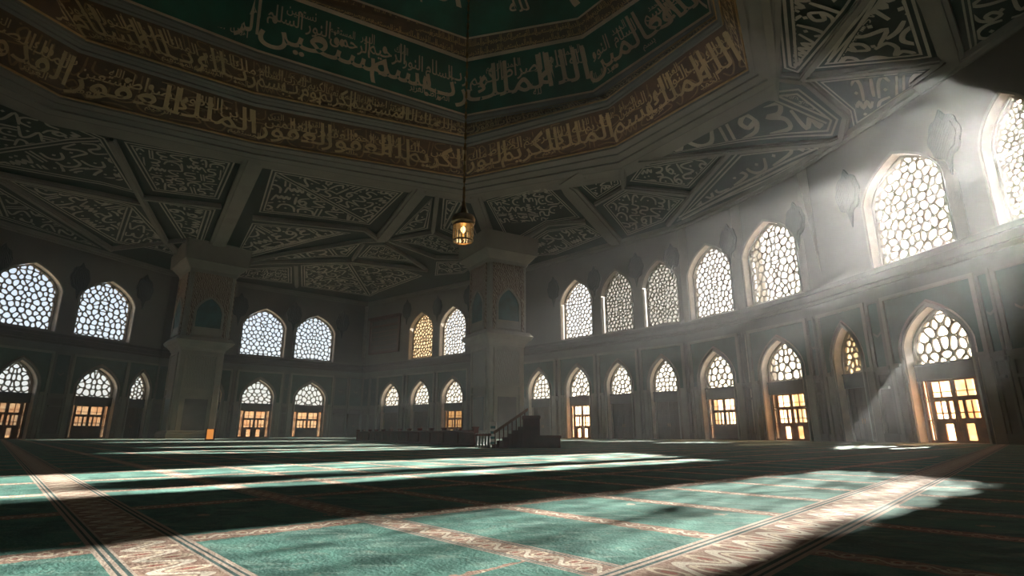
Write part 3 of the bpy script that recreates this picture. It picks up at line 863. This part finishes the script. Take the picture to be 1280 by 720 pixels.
for (k, rows, mat, sd) in ((1, 1, 'gold_letter', 11), (3, 1, 'gold_letter', 23), (5, 1, 'dome_letter', 37), (6, 2, 'gold_line', 41), (7, 1, 'dome_letter', 59)):
    strip = MB()
    for j in range(NR):
        A, B = RP[k][j], RP[k][(j + 1) % NR]; C_, D_ = RP[k+1][(j + 1) % NR], RP[k+1][j]
        if 6 < j < 10: continue
        letter_quad(A, B, C_, D_, rows, sd + j, M[mat], 'lettering', dome, second=(k in (1, 3, 5, 7)))
        if k in (1, 3): letter_quad(A, B, C_, D_, 2, sd + 90 + j, M['gold_fine'], 'fine_scrollwork', dome, off=.035, knots=True)
        if k != 7:
            edge_strip(strip, A, B, .14, (C_ + D_) / 2, .08); edge_strip(strip, D_, C_, .14, (A + B) / 2, .08)
    strip.build('band_border', M['gold_line' if k in (1, 3) else 'dome_letter'], dome)
# stepped grey mouldings on the rings
for k, o1 in ((0, .28), (2, .25), (4, .22)):
    mo = MB()
    for j in range(NR):
        A, B = RP[k][j], RP[k][(j + 1) % NR]; C_, D_ = RP[k+1][(j + 1) % NR], RP[k+1][j]
        for t0, t1, off in ((0, .3, o1), (.3, .62, o1 * .5), (.75, 1.0, o1 * .8)):
            a, b, c, d = A.lerp(D_, t0), B.lerp(C_, t0), B.lerp(C_, t1), A.lerp(D_, t1)
            dn = Vector((0, 0, -off))
            mo.quad(a + dn, b + dn, c + dn, d + dn); mo.quad(a, b, b + dn, a + dn); mo.quad(d, c, c + dn, d + dn)
    mo.build('ring_moulding', M['frame_grey'], dome)

# ------------------------------------------------------------------ vault panels and ribs
PANELS = [
 [(-60, 95), (0, 120), (133, 170), (176, 243), (0, 208), (-60, 196)],
 [(152, 174), (297, 200), (275, 249), (190, 238)],
 [(8, 222), (170, 257), (228, 320), (142, 303)],
 [(-60, 212), (0, 232), (128, 310), (0, 272), (-60, 252)],
 [(194, 248), (272, 260), (246, 324), (236, 312)],
 [(338, 210), (507, 238), (463, 281), (322, 264)],
 [(314, 277), (442, 290), (308, 318), (291, 326)],
 [(306, 326), (452, 303), (436, 320)],
 [(282, 335), (366, 332), (366, 354), (279, 344)],
 [(375, 330), (436, 329), (530, 341), (463, 372), (376, 356)],
 [(461, 305), (482, 305), (526, 331), (446, 321)],
 [(541, 245), (536, 285), (492, 293)],
 [(553, 244), (581, 251), (604, 307), (549, 287)],
 [(491, 299), (540, 292), (599, 317), (552, 317)],
 [(545, 326), (604, 324), (580, 341), (543, 344)],
 [(608, 247), (682, 229), (727, 270), (685, 275), (640, 305), (634, 302)],
 [(640, 314), (686, 283), (732, 279), (752, 301), (690, 326), (655, 326)],
 [(716, 223), (774, 212), (778, 230), (746, 250)],
 [(753, 254), (782, 238), (858, 246), (831, 277), (784, 295)],
 [(786, 226), (801, 206), (905, 189), (862, 235)],
 [(870, 243), (920, 190), (1045, 179), (960, 228), (846, 275)],
 [(818, 194), (965, 113), (1000, 107), (1052, 147), (1042, 172)],
 [(963, -60), (978, 85), (1000, 90), (1118, -60)],
 [(1014, 86), (1128, -60), (1131, -60), (1170, 70)],
 [(1012, 98), (1174, 80), (1183, 90), (1068, 162), (1062, 138)],
 [(1188, -60), (1330, -60), (1330, 8), (1213, 76)],
]
def inset_poly(P3, dist):
    """inset of a planar convex 3-D polygon"""
    n = len(P3); c = sum(P3, Vector()) / n
    nr = Vector()
    for i in range(n): nr += (P3[i] - c).cross(P3[(i + 1) % n] - c)
    nr.normalize(); out = []
    for i in range(n):
        p0, p1, p2 = P3[i - 1], P3[i], P3[(i + 1) % n]
        d1 = (p1 - p0).normalized(); d2 = (p2 - p1).normalized()
        n1 = nr.cross(d1); n2 = nr.cross(d2)
        b = (n1 + n2); den = 1 + n1.dot(n2)
        b = b / max(den, .35)
        out.append(p1 + b * dist)
    return out, nr
rnd = random.Random(5)
for pi_, px in enumerate(PANELS):
    pts = []; nn = Vector()
    for x, y in px:
        p, n_ = on_vault(x, y); pts.append(p)
    c = sum(pts, Vector()) / len(pts)
    for i in range(len(pts)): nn += (pts[i] - c).cross(pts[(i + 1) % len(pts)] - c)
    nn.normalize()
    if nn.dot(Vector((-6, 21, 2)) - c) < 0: nn = -nn
    P3 = [on_plane(x, y, c, nn) for x, y in px]
    if (P3[0] - c).cross(P3[1] - c).dot(nn) < 0: P3.reverse()
    def conform(co, off):
        """slide a point along the panel normal until it lies on the vault"""
        h = tree.ray_cast(co + nn * 6, -nn, 14)
        if h[0] is None: h = tree.find_nearest(co)
        return h[0] + nn * off
    def skin(polys, off, seg, name, mat, parent):
        bm = bmesh.new()
        for pl in polys:
            try: bm.faces.new([bm.verts.new(p) for p in pl])
            except ValueError: pass
        bmesh.ops.triangulate(bm, faces=bm.faces[:])
        for _ in range(6):
            ed = [e for e in bm.edges if e.calc_length() > seg]
            if not ed: break
            bmesh.ops.subdivide_edges(bm, edges=ed, cuts=1)
            bmesh.ops.triangulate(bm, faces=[f for f in bm.faces if len(f.verts) > 3])
        for v in bm.verts: v.co = conform(v.co, off)
        me = bpy.data.meshes.new(name); bm.to_mesh(me); bm.free(); me.materials.append(mat)
        o = bpy.data.objects.new(name, me); COL.objects.link(o); o.parent = parent
        return o
    size = max((P3[i] - P3[(i + 1) % len(P3)]).length for i in range(len(P3)))
    pan = skin([P3], .05, 1.2, 'vault_panel', M['ceil_ground'], ceiling)
    base = .24 if size > 8 else .16
    quads = []
    for (d0, d1) in ((base * .5, base * 1.1), (base * 1.9, base * 2.5)):
        o1, nr = inset_poly(P3, d0); o2, _ = inset_poly(P3, d1)
        for i in range(len(P3)):
            j = (i + 1) % len(P3)
            quads.append([o1[i], o1[j], o2[j], o2[i]])
    skin(quads, .11, 1.0, 'border_line', M['ceil_line'], pan)
    # lettering clipped to the inner field
    inner, nr = inset_poly(P3, base * 2.9)
    ls = [(inner[(i + 1) % len(inner)] - inner[i]).length for i in range(len(inner))]
    cc = sum(inner, Vector()) / len(inner)
    i0 = int(np.argmax(ls)); ex = (inner[(i0 + 1) % len(inner)] - inner[i0]).normalized(); ey = nn.cross(ex)
    if (cc - inner[i0]).dot(ey) < 0: ey = -ey
    fx = ex
    if ex.cross(ey).dot(nn) < 0: fx = -ex      # keep the script readable from below
    # the longest diagonal splits large panels into two fields whose lines run in different directions
    fields = [(inner, ex, ey, fx)]
    if size > 9 and len(inner) >= 4:
        j0 = pi_ % 2; m2 = len(inner) // 2
        A = [inner[(j0 + q) % len(inner)] for q in range(m2 + 1)]; B = [inner[(j0 + m2 + q) % len(inner)] for q in range(len(inner) - m2 + 1)]
        dvec = (inner[(j0 + m2) % len(inner)] - inner[j0 % len(inner)]).normalized(); side_ = nn.cross(dvec)
        fields = []
        for sub in (A, B):
            cs = sum(sub, Vector()) / len(sub); sh = .34 if (cs - inner[j0]).dot(side_) > 0 else -.34
            sub = [p + side_ * sh if (abs((p - inner[j0]).cross(dvec).length) < 1e-3) else p for p in sub]
            e_ = dvec if sub[0] is not None and len(fields) == 0 else ex
            y_ = nn.cross(e_); fields.append((sub, e_, y_, e_))
        q0, q1 = inner[j0], inner[(j0 + m2) % len(inner)]
        dl = []
        for o_ in (-.2, .2): dl.append([q0 + side_ * (o_ - .08), q1 + side_ * (o_ - .08), q1 + side_ * (o_ + .08), q0 + side_ * (o_ + .08)])
        skin(dl, .12, 1.0, 'dividing_line', M['ceil_line'], pan)
    for fi_, (inner, ex, ey, fx) in enumerate(fields):
        org = inner[0]; cc = sum(inner, Vector()) / len(inner)
        us = [(p - org).dot(fx) for p in inner]; vs = [(p - org).dot(ey) for p in inner]
        u0, u1, v0, v1 = min(us), max(us), min(vs), max(vs)
        rows = max(1, int(round((v1 - v0) / (1.7 if size > 9 else 1.2))))
        if (v1 - v0) < .3: continue
        V, F = knot_fill(u1 - u0, v1 - v0, rows, 700 + pi_ * 3 + fi_)
        if not len(V): continue
        bm = bmesh.new()
        bvs = [bm.verts.new(org + fx * (u0 + a) + ey * (v0 + b)) for a, b in V]
        for f in F:
            try: bm.faces.new([bvs[i] for i in f])
            except ValueError: pass
        for i in range(len(inner)):
            a, b = inner[i], inner[(i + 1) % len(inner)]
            side = nn.cross(b - a).normalized()
            if side.dot(cc - a) > 0: side = -side
            g = bm.verts[:] + bm.edges[:] + bm.faces[:]
            bmesh.ops.bisect_plane(bm, geom=g, plane_co=a, plane_no=side, clear_outer=True)
        for v in bm.verts: v.co = conform(v.co, .13)
        me = bpy.data.meshes.new('lettering'); bm.to_mesh(me); bm.free(); me.materials.append(M['ceil_line'])
        lo = bpy.data.objects.new('lettering', me); COL.objects.link(lo); lo.parent = pan

RIBS = [   # px polyline, width in metres
 ([(318, 198), (292, 258), (258, 336)], 1.7), ([(527, 234), (476, 298)], 1.5), ([(594, 244), (620, 316)], 1.3), ([(698, 220), (771, 302)], 1.5),
 ([(139, 172), (180, 252), (206, 298), (243, 334)], .6), ([(-60, 203), (0, 216), (180, 252)], .5), ([(-30, 214), (4, 224), (140, 310)], .5),
 ([(180, 245), (277, 256)], .45), ([(138, 309), (232, 298)], .4), ([(316, 270), (456, 285), (474, 298)], .5), ([(296, 328), (330, 320), (456, 299), (478, 298)], .45),
 ([(278, 331), (330, 326), (440, 324), (535, 336)], .4), ([(455, 302), (441, 323)], .4), ([(482, 302), (532, 334)], .4), ([(370, 330), (371, 356)], .5),
 ([(486, 298), (545, 320), (607, 321)], .45), ([(547, 240), (541, 288)], .45), ([(490, 297), (541, 288), (607, 318)], .4),
 ([(636, 311), (686, 278), (732, 275)], .45), ([(780, 208), (780, 233), (866, 241), (835, 279)], .5), ([(744, 253), (780, 233)], .4),
 ([(915, 186), (865, 241)], .45), ([(800, 200), (965, 182), (1052, 175)], .45), ([(1005, 94), (1124, -60)], .5), ([(1005, 94), (1175, 74)], .45),
 ([(1005, 95), (1060, 142), (1052, 178)], .5), ([(955, -60), (971, 92), (1004, 96)], .8), ([(1140, -60), (1168, 0), (1196, 84)], 1.1)]
for pl, wd in RIBS:
    mb = MB(); pts = []
    dense = []
    for (x0, y0), (x1, y1) in zip(pl[:-1], pl[1:]):
        m = max(2, int(math.hypot(x1 - x0, y1 - y0) / 12))
        dense += [(x0 + (x1 - x0) * t / m, y0 + (y1 - y0) * t / m) for t in range(m)]
    dense.append(pl[-1])
    P = []; N = []
    for x, y in dense:
        p, n_ = on_vault(x, y)
        if n_.z > 0: n_ = -n_
        P.append(p); N.append(n_)
    for (hw, off) in ((wd / 2, .30), (wd * .3, .46)):
        prof = []
        for i in range(len(P)):
            d = (P[min(i + 1, len(P) - 1)] - P[max(i - 1, 0)]).normalized(); s = d.cross(N[i]).normalized() * hw
            prof.append([P[i] - s - N[i] * .2, P[i] - s + N[i] * off, P[i] + s + N[i] * off, P[i] + s - N[i] * .2])
        for i in range(len(P) - 1):
            for q in range(3): mb.quad(prof[i][q], prof[i][q+1], prof[i+1][q+1], prof[i+1][q])
    mb.build('rib', M['rib'], ceiling)

# ------------------------------------------------------------------ medallions on the upper wall
MED = [(2, 322, 0, 26, 'on the left wall, cut by the left edge of the photo'), (100, 348, 0, 24, 'between the two windows at the far left'),
       (181, 362, 0, 20, 'just left of the left pillar'), (300, 383, 1, 20, 'left of the first rear window, right of the left pillar'),
       (368, 393, 1, 18, 'between the two rear windows left of the corner'), (428, 403, 1, 16, 'between the rear window and the dark wall board corner'),
       (509, 388, 2, 12, 'above right of the wooden wall board'), (547, 384, 2, 12, 'between the two windows left of the middle pillar'),
       (586, 370, 2, 12, 'hard against the left side of the middle pillar'), (692, 362, 3, 14, 'just right of the middle pillar'),
       (743, 350, 3, 17, 'between a bright window and the first dim one right of the pillar'),
       (795, 334, 3, 19, 'between the two dim grey windows'), (850, 320, 3, 20, 'between the second dim window and a bright window'),
       (917, 299, 4, 26, 'between two bright right-hand windows'), (1001, 274, 5, 31, 'left one of the pair on blank wall before the big right window'),
       (1060, 242, 6, 32, 'right one of the pair on blank wall before the big right window'), (1190, 166, 6, 48, 'large and pale in the haze, between the two biggest windows')]
for (x, y, fi, pw, where) in MED:
    k, s, z = hit(x, y, fi); _, s2, _ = hit(x + pw, y, fi); wd = max(1.5, min(2.3 if fi in (0, 1, 6) else 1.7, abs(s2 - s))); 
    a, d, n, L = facet(fi); s = max(.6, min(L - (.45 if fi in (4, 5) else .8), s))
    loc, ang = frame_of(fi, s, z)
    t = empty('wall_medallion', loc, ang); tag(t, 'dark lobed medallion ' + where, 'medallion', 'painted medallions along the upper wall')
    hh = wd * .72; hw = wd / 2; K = 56
    def lob(sc):
        out = []
        for i in range(K):
            a_ = 2 * math.pi * i / K; r = 1 + .10 * abs(math.cos(4 * a_)) - .05
            px_, pz = math.cos(a_) * r * hw, math.sin(a_) * r * hh
            if abs(math.cos(a_)) < .25: pz *= 1 + (.25 - abs(math.cos(a_))) * .9
            out.append((px_ * sc, pz * sc))
        return out
    def plate(outl, y0, y1):
        m = MB(); m.poly([(p[0], y0, p[1]) for p in outl])
        for i in range(len(outl)):
            p, q = outl[i], outl[(i + 1) % len(outl)]; m.quad((p[0], y0, p[1]), (q[0], y0, q[1]), (q[0], y1, q[1]), (p[0], y1, p[1]))
        return m
    plate(lob(1), -.10, .02).build('plate', M['medal'], t)
    m = plate(lob(.74), -.15, -.09); m.build('boss', M['medal'], t)
    m = MB(); m.poly([(-.12 * wd, -.09, -hh * .95), (0, -.09, -hh * 1.75), (.12 * wd, -.09, -hh * .95)]); m.poly([(-.12*wd, -.09, -hh*.95), (-.12*wd, .02, -hh*.95), (0, .02, -hh*1.75), (0, -.09, -hh*1.75)])
    m.poly([(.12*wd, -.09, -hh*.95), (.12*wd, .02, -hh*.95), (0, .02, -hh*1.75), (0, -.09, -hh*1.75)])
    m.build('pendant', M['medal'], t)

# ------------------------------------------------------------------ the two great pillars
def pillar(cx, cy, side, rot, label, top):
    t = empty('pillar', (cx, cy, 0), rot); tag(t, label, 'pillar', 'great pillars carrying the dome')
    h = side / 2
    def sq(r, ch=.0):
        if ch <= 0: return [(-r, -r), (r, -r), (r, r), (-r, r)]
        return [(-r + ch, -r), (r - ch, -r), (r, -r + ch), (r, r - ch), (r - ch, r), (-r + ch, r), (-r, r - ch), (-r, -r + ch)]
    m = MB(); m.prism(sq(h * 1.02), 0, .55); m.prism(sq(h * .99), .55, .8); m.build('plinth', M['stone'], t, bevel=.04)
    m = MB(); m.prism(sq(h * .90, .12), .8, 9.4); m.build('lower_shaft', M['stone'], t)
    m = MB()
    for (z0, z1, r0_, r1_) in ((9.3, 9.6, .92, .96), (9.6, 10.0, .98, 1.10), (10.0, 10.35, 1.14, 1.22), (10.35, 10.75, 1.22, 1.10)):
        m.prism(sq(h * r0_, .1), z0, z1, poly2=sq(h * r1_, .1))
    m.build('capital', M['stone'], t)
    m = MB(); m.prism(sq(h * .98, .18), 10.7, 18.1); m.build('upper_shaft', M['stone'], t)
    m = MB()
    for (z0, z1, r0_, r1_) in ((18.0, 18.4, 1.0, 1.06), (18.4, 19.2, 1.06, 1.34), (19.2, top, 1.38, 1.42)):
        m.prism(sq(h * r0_, .1), z0, z1, poly2=sq(h * r1_, .1))
    m.build('cornice_cap', M['rib'], t)
    for q in range(4):
        A = Matrix.Rotation(q * math.pi / 2, 4, 'Z')
        def face_box(m, x0, x1, z0, z1, d0, d1, base): m.box((x0, -base - d1, z0), (x1, -base - d0, z1), 0, A)
        # upper: arabesque field with an arched teal niche
        m = MB(); b = h * .98; face_box(m, -h * .78, h * .78, 11.0, 17.9, -.02, .06, b); m.build('arabesque_panel', M['arabesque'], t)
        ar = arch(h * 1.06, 11.2, 13.6, 15.2)
        m = MB(); m.add([(p[0], -b - .09, p[1]) for p in ar], [tuple(range(len(ar)))], 0, A); m.build('niche_panel', M['niche'], t)
        m = MB(); arch_band(m, ar, arch(h * 1.26, 11.2, 13.65, 15.45), -b - .2, -b - .04)
        for i in range(len(m.v)): m.v[i] = tuple(A @ Vector(m.v[i]))
        face_box(m, -h * .64, h * .64, 11.0, 11.9, .08, .16, b); m.build('niche_arch', M['stone'], t)
        m = MB()
        for sx in (-1, 1): face_box(m, *sorted((sx * h * .80, sx * h * .68)), 10.9, 17.95, .04, .16, b)
        face_box(m, -h * .8, h * .8, 15.9, 16.05, .04, .12, b); face_box(m, -h * .8, h * .8, 17.8, 18.0, .04, .14, b)
        m.build('panel_border', M['arabesque'], t)
        # lower: grey relief panel, then a doorway-like recess
        b = h * .90
        m = MB(); face_box(m, -h * .60, h * .60, 5.3, 8.8, -.02, .05, b); m.build('relief_panel', M['greyrelief'], t)
        m = MB()
        for sx in (-1, 1): face_box(m, *sorted((sx * h * .60, sx * h * .68)), .8, 9.0, -.02, .14, b)
        for zz in (5.15, 8.85, 4.35): face_box(m, -h * .68, h * .68, zz, zz + .16, -.02, .14, b)
        m.build('panel_frame', M['stone'], t)
        m = MB(); face_box(m, -h * .46, h * .46, .8, 4.1, -.02, .06, b); m.build('recess_panel', M['dark_panel' if q % 2 == 0 else 'teal_panel'], t)
    return t
pillar(-1.6, 59.0, 4.7, R(31), 'great carved pillar in the middle of the hall behind the red wooden pulpit', 21.2)
pillar(-35.6, 62.8, 4.9, R(43), 'great carved pillar at the left in deep shade beside the orange lit panel', 21.6)

# ------------------------------------------------------------------ pendant lamp
LY = 16.0
pc = at_depth(579, 285, LY)
px1 = LY / FPX * 1.02
lamp = empty('pendant_lamp', pc); tag(lamp, 'brass pendant lamp with ribbed glass and glowing bulb hanging from the dome', 'lamp')
sc = px1
def zpx(y): return (285 - y) * sc
m = MB(); m.lathe([(0, zpx(266)), (4*sc, zpx(266)), (14*sc, zpx(269)), (15.5*sc, zpx(273)), (15.5*sc, zpx(278)), (13*sc, zpx(280)), (14*sc, zpx(281)), (13.5*sc, zpx(283)), (0, zpx(283))], 32); m.build('lamp_cap', M['brass'], lamp, smooth=False)
m = MB(); m.lathe([(0, zpx(236)), (1.4*sc, zpx(237)), (2.0*sc, zpx(242)), (1.2*sc, zpx(245)), (2.2*sc, zpx(250)), (3.6*sc, zpx(259)), (4.2*sc, zpx(262)), (4.6*sc, zpx(266)), (0, zpx(267))], 20); m.build('stem', M['brass'], lamp, smooth=True)
m = MB(); k = 40; prof = []
for i in range(k):
    a_ = 2 * math.pi * i / k; a2 = 2 * math.pi * (i + 1) / k
    r1_ = 12.3 * sc * (1 + .035 * (i % 2)); r2_ = 12.3 * sc * (1 + .035 * ((i + 1) % 2))
    p = [(r1_ * math.cos(a_), r1_ * math.sin(a_)), (r2_ * math.cos(a2), r2_ * math.sin(a2))]
    m.quad((*p[0], zpx(303)), (*p[1], zpx(303)), (*p[1], zpx(282)), (*p[0], zpx(282)))
    m.quad((p[0][0]*.55, p[0][1]*.55, zpx(306)), (p[1][0]*.55, p[1][1]*.55, zpx(306)), (*p[1], zpx(303)), (*p[0], zpx(303)))
m.build('glass_shade', M['lamp_glass'], lamp)
m = MB(); m.lathe([(12.2*sc, zpx(302)), (13.2*sc, zpx(302)), (13.2*sc, zpx(304)), (12.2*sc, zpx(304)), (12.2*sc, zpx(302))], 32)
for i in range(8):
    a_ = 2 * math.pi * i / 8; m.tube((13*sc*math.cos(a_), 13*sc*math.sin(a_), zpx(303)), (13*sc*math.cos(a_), 13*sc*math.sin(a_), zpx(282)), .35*sc, 6)
m.build('glass_guard', M['brass'], lamp)
m = MB(); m.lathe([(0, zpx(281)), (1.6*sc, zpx(282)), (1.6*sc, zpx(283.5)), (3.2*sc, zpx(286)), (3.0*sc, zpx(289)), (1.2*sc, zpx(292)), (0, zpx(292.5))], 20); m.build('bulb', M['bulb'], lamp, smooth=True)
m = MB(); m.lathe([(0, zpx(292)), (.9*sc, zpx(293)), (.6*sc, zpx(300)), (2.2*sc, zpx(303)), (0, zpx(305))], 14); m.build('candle_holder', M['brass'], lamp, smooth=True)
m = MB(); ztop = 36.0; z0 = pc.z + zpx(236); n_l = 150; ln = (ztop - z0) / n_l
for i in range(n_l):
    zc = z0 + (i + .5) * ln - pc.z; r = .035
    if i % 2: m.box((-.012, -r, zc - ln * .62), (.012, r, zc + ln * .62))
    else: m.box((-r, -.012, zc - ln * .62), (r, .012, zc + ln * .62))
m.build('chain', M['brass'], lamp)
bl = bpy.data.lights.new('bulb_light', 'POINT'); bl.energy = 8; bl.color = (1, .62, .3); bl.shadow_soft_size = .1
blo = bpy.data.objects.new('bulb_light', bl); COL.objects.link(blo); blo.parent = lamp; blo.location = (0, 0, zpx(293.5))

# ------------------------------------------------------------------ wooden furniture at the far side
def oriented(p, q):
    d = (q - p); return math.atan2(d.y, d.x), d.length
# long low barrier
p, q = at_floor(447, 551), at_floor(594, 558.5)
ang, L = oriented(p, q)
t = empty('wooden_barrier', p, ang); tag(t, 'long low dark red wooden barrier left of the middle pillar', 'barrier')
m = MB(); m.box((0, -.05, .05), (L, .05, .55)); m.build('panel', M['mahogany'], t)
m = MB(); m.box((-.05, -.12, .55), (L + .05, .12, .64)); m.box((-.03, -.09, 0), (L + .03, .09, .10)); m.build('rail', M['mahogany'], t, bevel=.015)
for i in range(13):
    x = L * i / 12; m = MB(); m.box((x - .09, -.09, 0), (x + .09, .09, .70)); m.prism([(x-.11,-.11),(x+.11,-.11),(x+.11,.11),(x-.11,.11)], .70, .76); m.build('post', M['mahogany'], t)
# short railing with pale posts in front of the pillar
p, q = at_floor(596, 559.5), at_floor(611, 560)
ang, L = oriented(p, q)
t = empty('low_railing', p, ang); tag(t, 'short low railing with pale posts in front of the middle pillar', 'railing')
for i in range(5):
    x = L * i / 4; m = MB(); m.lathe([(0, 0), (.07, 0), (.07, .08), (.035, .12), (.05, .28), (.035, .42), (.06, .5), (0, .52)], 12, 0, Matrix.Translation((x, 0, 0))); m.build('post', M['greystone'], t, smooth=True)
m = MB(); m.box((-.08, -.05, .42), (L + .08, .05, .50)); m.build('rail', M['mahogany'], t)
# pulpit with stairs
base = at_floor(651, 560)
t = empty('wooden_pulpit', base); tag(t, 'dark red wooden pulpit with a sloping stair rail beside the middle pillar', 'pulpit')
u = base.y / FPX
def X_(px_): return (px_ - 651) * u
def Z_(py): return max(0, (560 - py) * u)
m = MB(); m.box((X_(654), 0, 0), (X_(674), 1.0, Z_(524))); m.box((X_(653), -.04, Z_(526)), (X_(675), 1.04, Z_(522))); m.build('body', M['mahogany'], t, bevel=.01)
m = MB(); m.box((X_(674), .1, 0), (X_(699), 1.0, Z_(547))); m.box((X_(673), .06, Z_(549)), (X_(700), 1.04, Z_(545.5))); m.build('platform', M['mahogany'], t, bevel=.01)
for i in range(6):
    x0, x1 = X_(654) - (i + 1) * .19, X_(654) - i * .19; m = MB(); m.box((x0, .12, 0), (x1, .95, Z_(531) * (1 - (i + 1) / 7))); m.build('step', M['mahogany'], t)
m = MB()
for yy in (.08, .98):
    for (dz0, dz1) in ((.24, .34),):
        m.add([(X_(618), yy - .03, Z_(552) + dz0), (X_(660), yy - .03, Z_(524) + dz0), (X_(660), yy - .03, Z_(524) + dz1), (X_(618), yy - .03, Z_(552) + dz1),
               (X_(618), yy + .03, Z_(552) + dz0), (X_(660), yy + .03, Z_(524) + dz0), (X_(660), yy + .03, Z_(524) + dz1), (X_(618), yy + .03, Z_(552) + dz1)],
              [(0,1,2,3),(7,6,5,4),(0,4,5,1),(3,2,6,7),(0,3,7,4),(1,5,6,2)])
for yy in range(2):
    h_ = len(m.v) // 2; r_ = MB(); r_.v = m.v[yy*h_:(yy+1)*h_]; r_.f = [tuple(i - yy*h_ for i in f) for f in m.f[yy*len(m.f)//2:(yy+1)*len(m.f)//2]]; r_.m = [0] * len(r_.f)
    r_.build('stair_rail', M['wood_frame'], t)
for i in range(8):
    x = X_(620) + (X_(656) - X_(620)) * i / 7; zz = Z_(552) + (Z_(524) - Z_(552)) * (x - X_(618)) / (X_(660) - X_(618))
    m = MB(); m.tube((x, .08, 0), (x, .08, zz + .3), .02, 8); m.build('baluster', M['mahogany'], t)
# small stand of shelves
p = at_floor(616, 556)
t = empty('book_stand', p); tag(t, 'small pale shelf stand with stacked books at the foot of the middle pillar', 'stand')
u = p.y / FPX; hh = 27 * u; ww = 8 * u
m = MB(); m.box((-ww/2, 0, 0), (-ww/2 + .03, .25, hh)); m.box((ww/2 - .03, 0, 0), (ww/2, .25, hh)); m.box((-ww/2, .23, 0), (ww/2, .25, hh)); m.build('frame', M['white'], t)
for i in range(5): m = MB(); m.box((-ww/2, 0, hh * i / 4.4), (ww/2, .25, hh * i / 4.4 + .02)); m.build('shelf', M['white'], t)
for i in range(4):
    m = MB(); m.box((-ww/2 + .04, .02, hh * i / 4.4 + .021), (ww/2 - .04, .2, hh * i / 4.4 + .021 + hh * .11)); m.box((-ww/2 + .05, .015, hh * i / 4.4 + .03), (ww/2 - .05, .19, hh * i / 4.4 + .01 + hh * .11))
    b = m.build('book_stack', M['niche'], None, loc=p); tag(b, 'stack of green books on the ' + ['bottom', 'second lowest', 'second highest', 'top'][i] + ' shelf of the small pale stand', 'books', 'books on the pale stand')
# orange lit box beside the left pillar
p = at_floor(262, 551)
t = empty('lit_orange_box', p, R(18)); tag(t, 'small glowing orange box on the carpet right of the left pillar', 'lamp')
u = p.length / FPX
m = MB(); m.box((-3.6*u, -.12, .1), (3.6*u, .12, 12*u)); m.build('glowing_panel', M['lantern'], t)
m = MB()
for sx in (-1, 1): m.box((sx*3.8*u - .04, -.16, 0), (sx*3.8*u + .04, .16, 12.4*u))
m.box((-3.8*u, -.16, 12*u), (3.8*u, .16, 12.5*u)); m.box((-3.8*u, -.16, 0), (3.8*u, .16, .12)); m.build('frame', M['mahogany'], t)
# carved wooden board high on the wall near the corner
k, s0, z0 = hit(463, 437, 2); k, s1, z1 = hit(500, 397, 2)
loc, ang = frame_of(2, (s0 + s1) / 2, 0); hw = abs(s1 - s0) / 2
t = empty('wooden_board', (loc.x, loc.y, 11.9), ang); tag(t, 'dark wooden framed board hung high on the wall beside the corner', 'board')
m = MB(); m.box((-hw, -.12, 0), (hw, .02, 5.0)); m.build('board', M['wood_dark'], t)
m = MB()
for sx in (-1, 1): m.box((sx*hw - .2, -.22, 0), (sx*hw + .2, .02, 5.2))
for zz in (0, 4.0, 5.0): m.box((-hw, -.22, zz), (hw, .02, zz + .28))
m.box((-hw - .35, -.5, 5.2), (hw + .35, .02, 5.55)); m.build('frame', M['mahogany'], t)
m = MB()
for i in range(5): m.box((-hw + .3, -.16, .5 + i * .68), (hw - .3, -.10, .58 + i * .68))
m.build('ledger_line', M['wood_frame'], t)
# dark cabinet against the wall left of the corner
k, s0, _ = hit(431, 540, 1); k, s1, _ = hit(445, 540, 1)
loc, ang = frame_of(1, (s0 + s1) / 2, 0, -.75); hw = abs(s1 - s0) / 2
t = empty('tall_cabinet', loc, ang); tag(t, 'tall black cabinet against the wall just left of the rear corner', 'cabinet')
m = MB(); m.box((-hw, 0, .1), (hw, .45, 3.1)); m.box((-hw - .05, -.04, 3.1), (hw + .05, .47, 3.25)); m.box((-hw, .02, 0), (hw, .45, .1)); m.build('body', M['wood_dark'], t, bevel=.01)
for sx in (-1, 1):
    m = MB(); x0, x1 = sorted((sx * .01, sx * (hw - .02))); m.box((x0, -.035, .14), (x1, 0, 3.05)); dr = m.build('door', M['wood_dark'], t, bevel=.01)
    m = MB(); m.tube((sx * .09, -.08, 1.4), (sx * .09, -.08, 1.7), .015, 8); m.build('handle', M['brass'], dr)

# ------------------------------------------------------------------ haze in the hall
mb = MB(); mb.prism([(p[0], p[1]) for p in reversed([tuple(c2) for c2 in allpts])], .004, 41.5)
t = NT('sunlit haze'); vs_ = t.n('ShaderNodeVolumeScatter'); vs_.inputs['Color'].default_value = (.93, .97, 1, 1)
vs_.inputs['Density'].default_value = HAZE_DENSITY; vs_.inputs['Anisotropy'].default_value = HAZE_G
t.link(vs_.outputs[0], t.out.inputs['Volume'])
hz = mb.build('haze', t.mat); hz['kind'] = 'stuff'; tag(hz, 'thin sunlit haze filling the whole hall', 'haze')
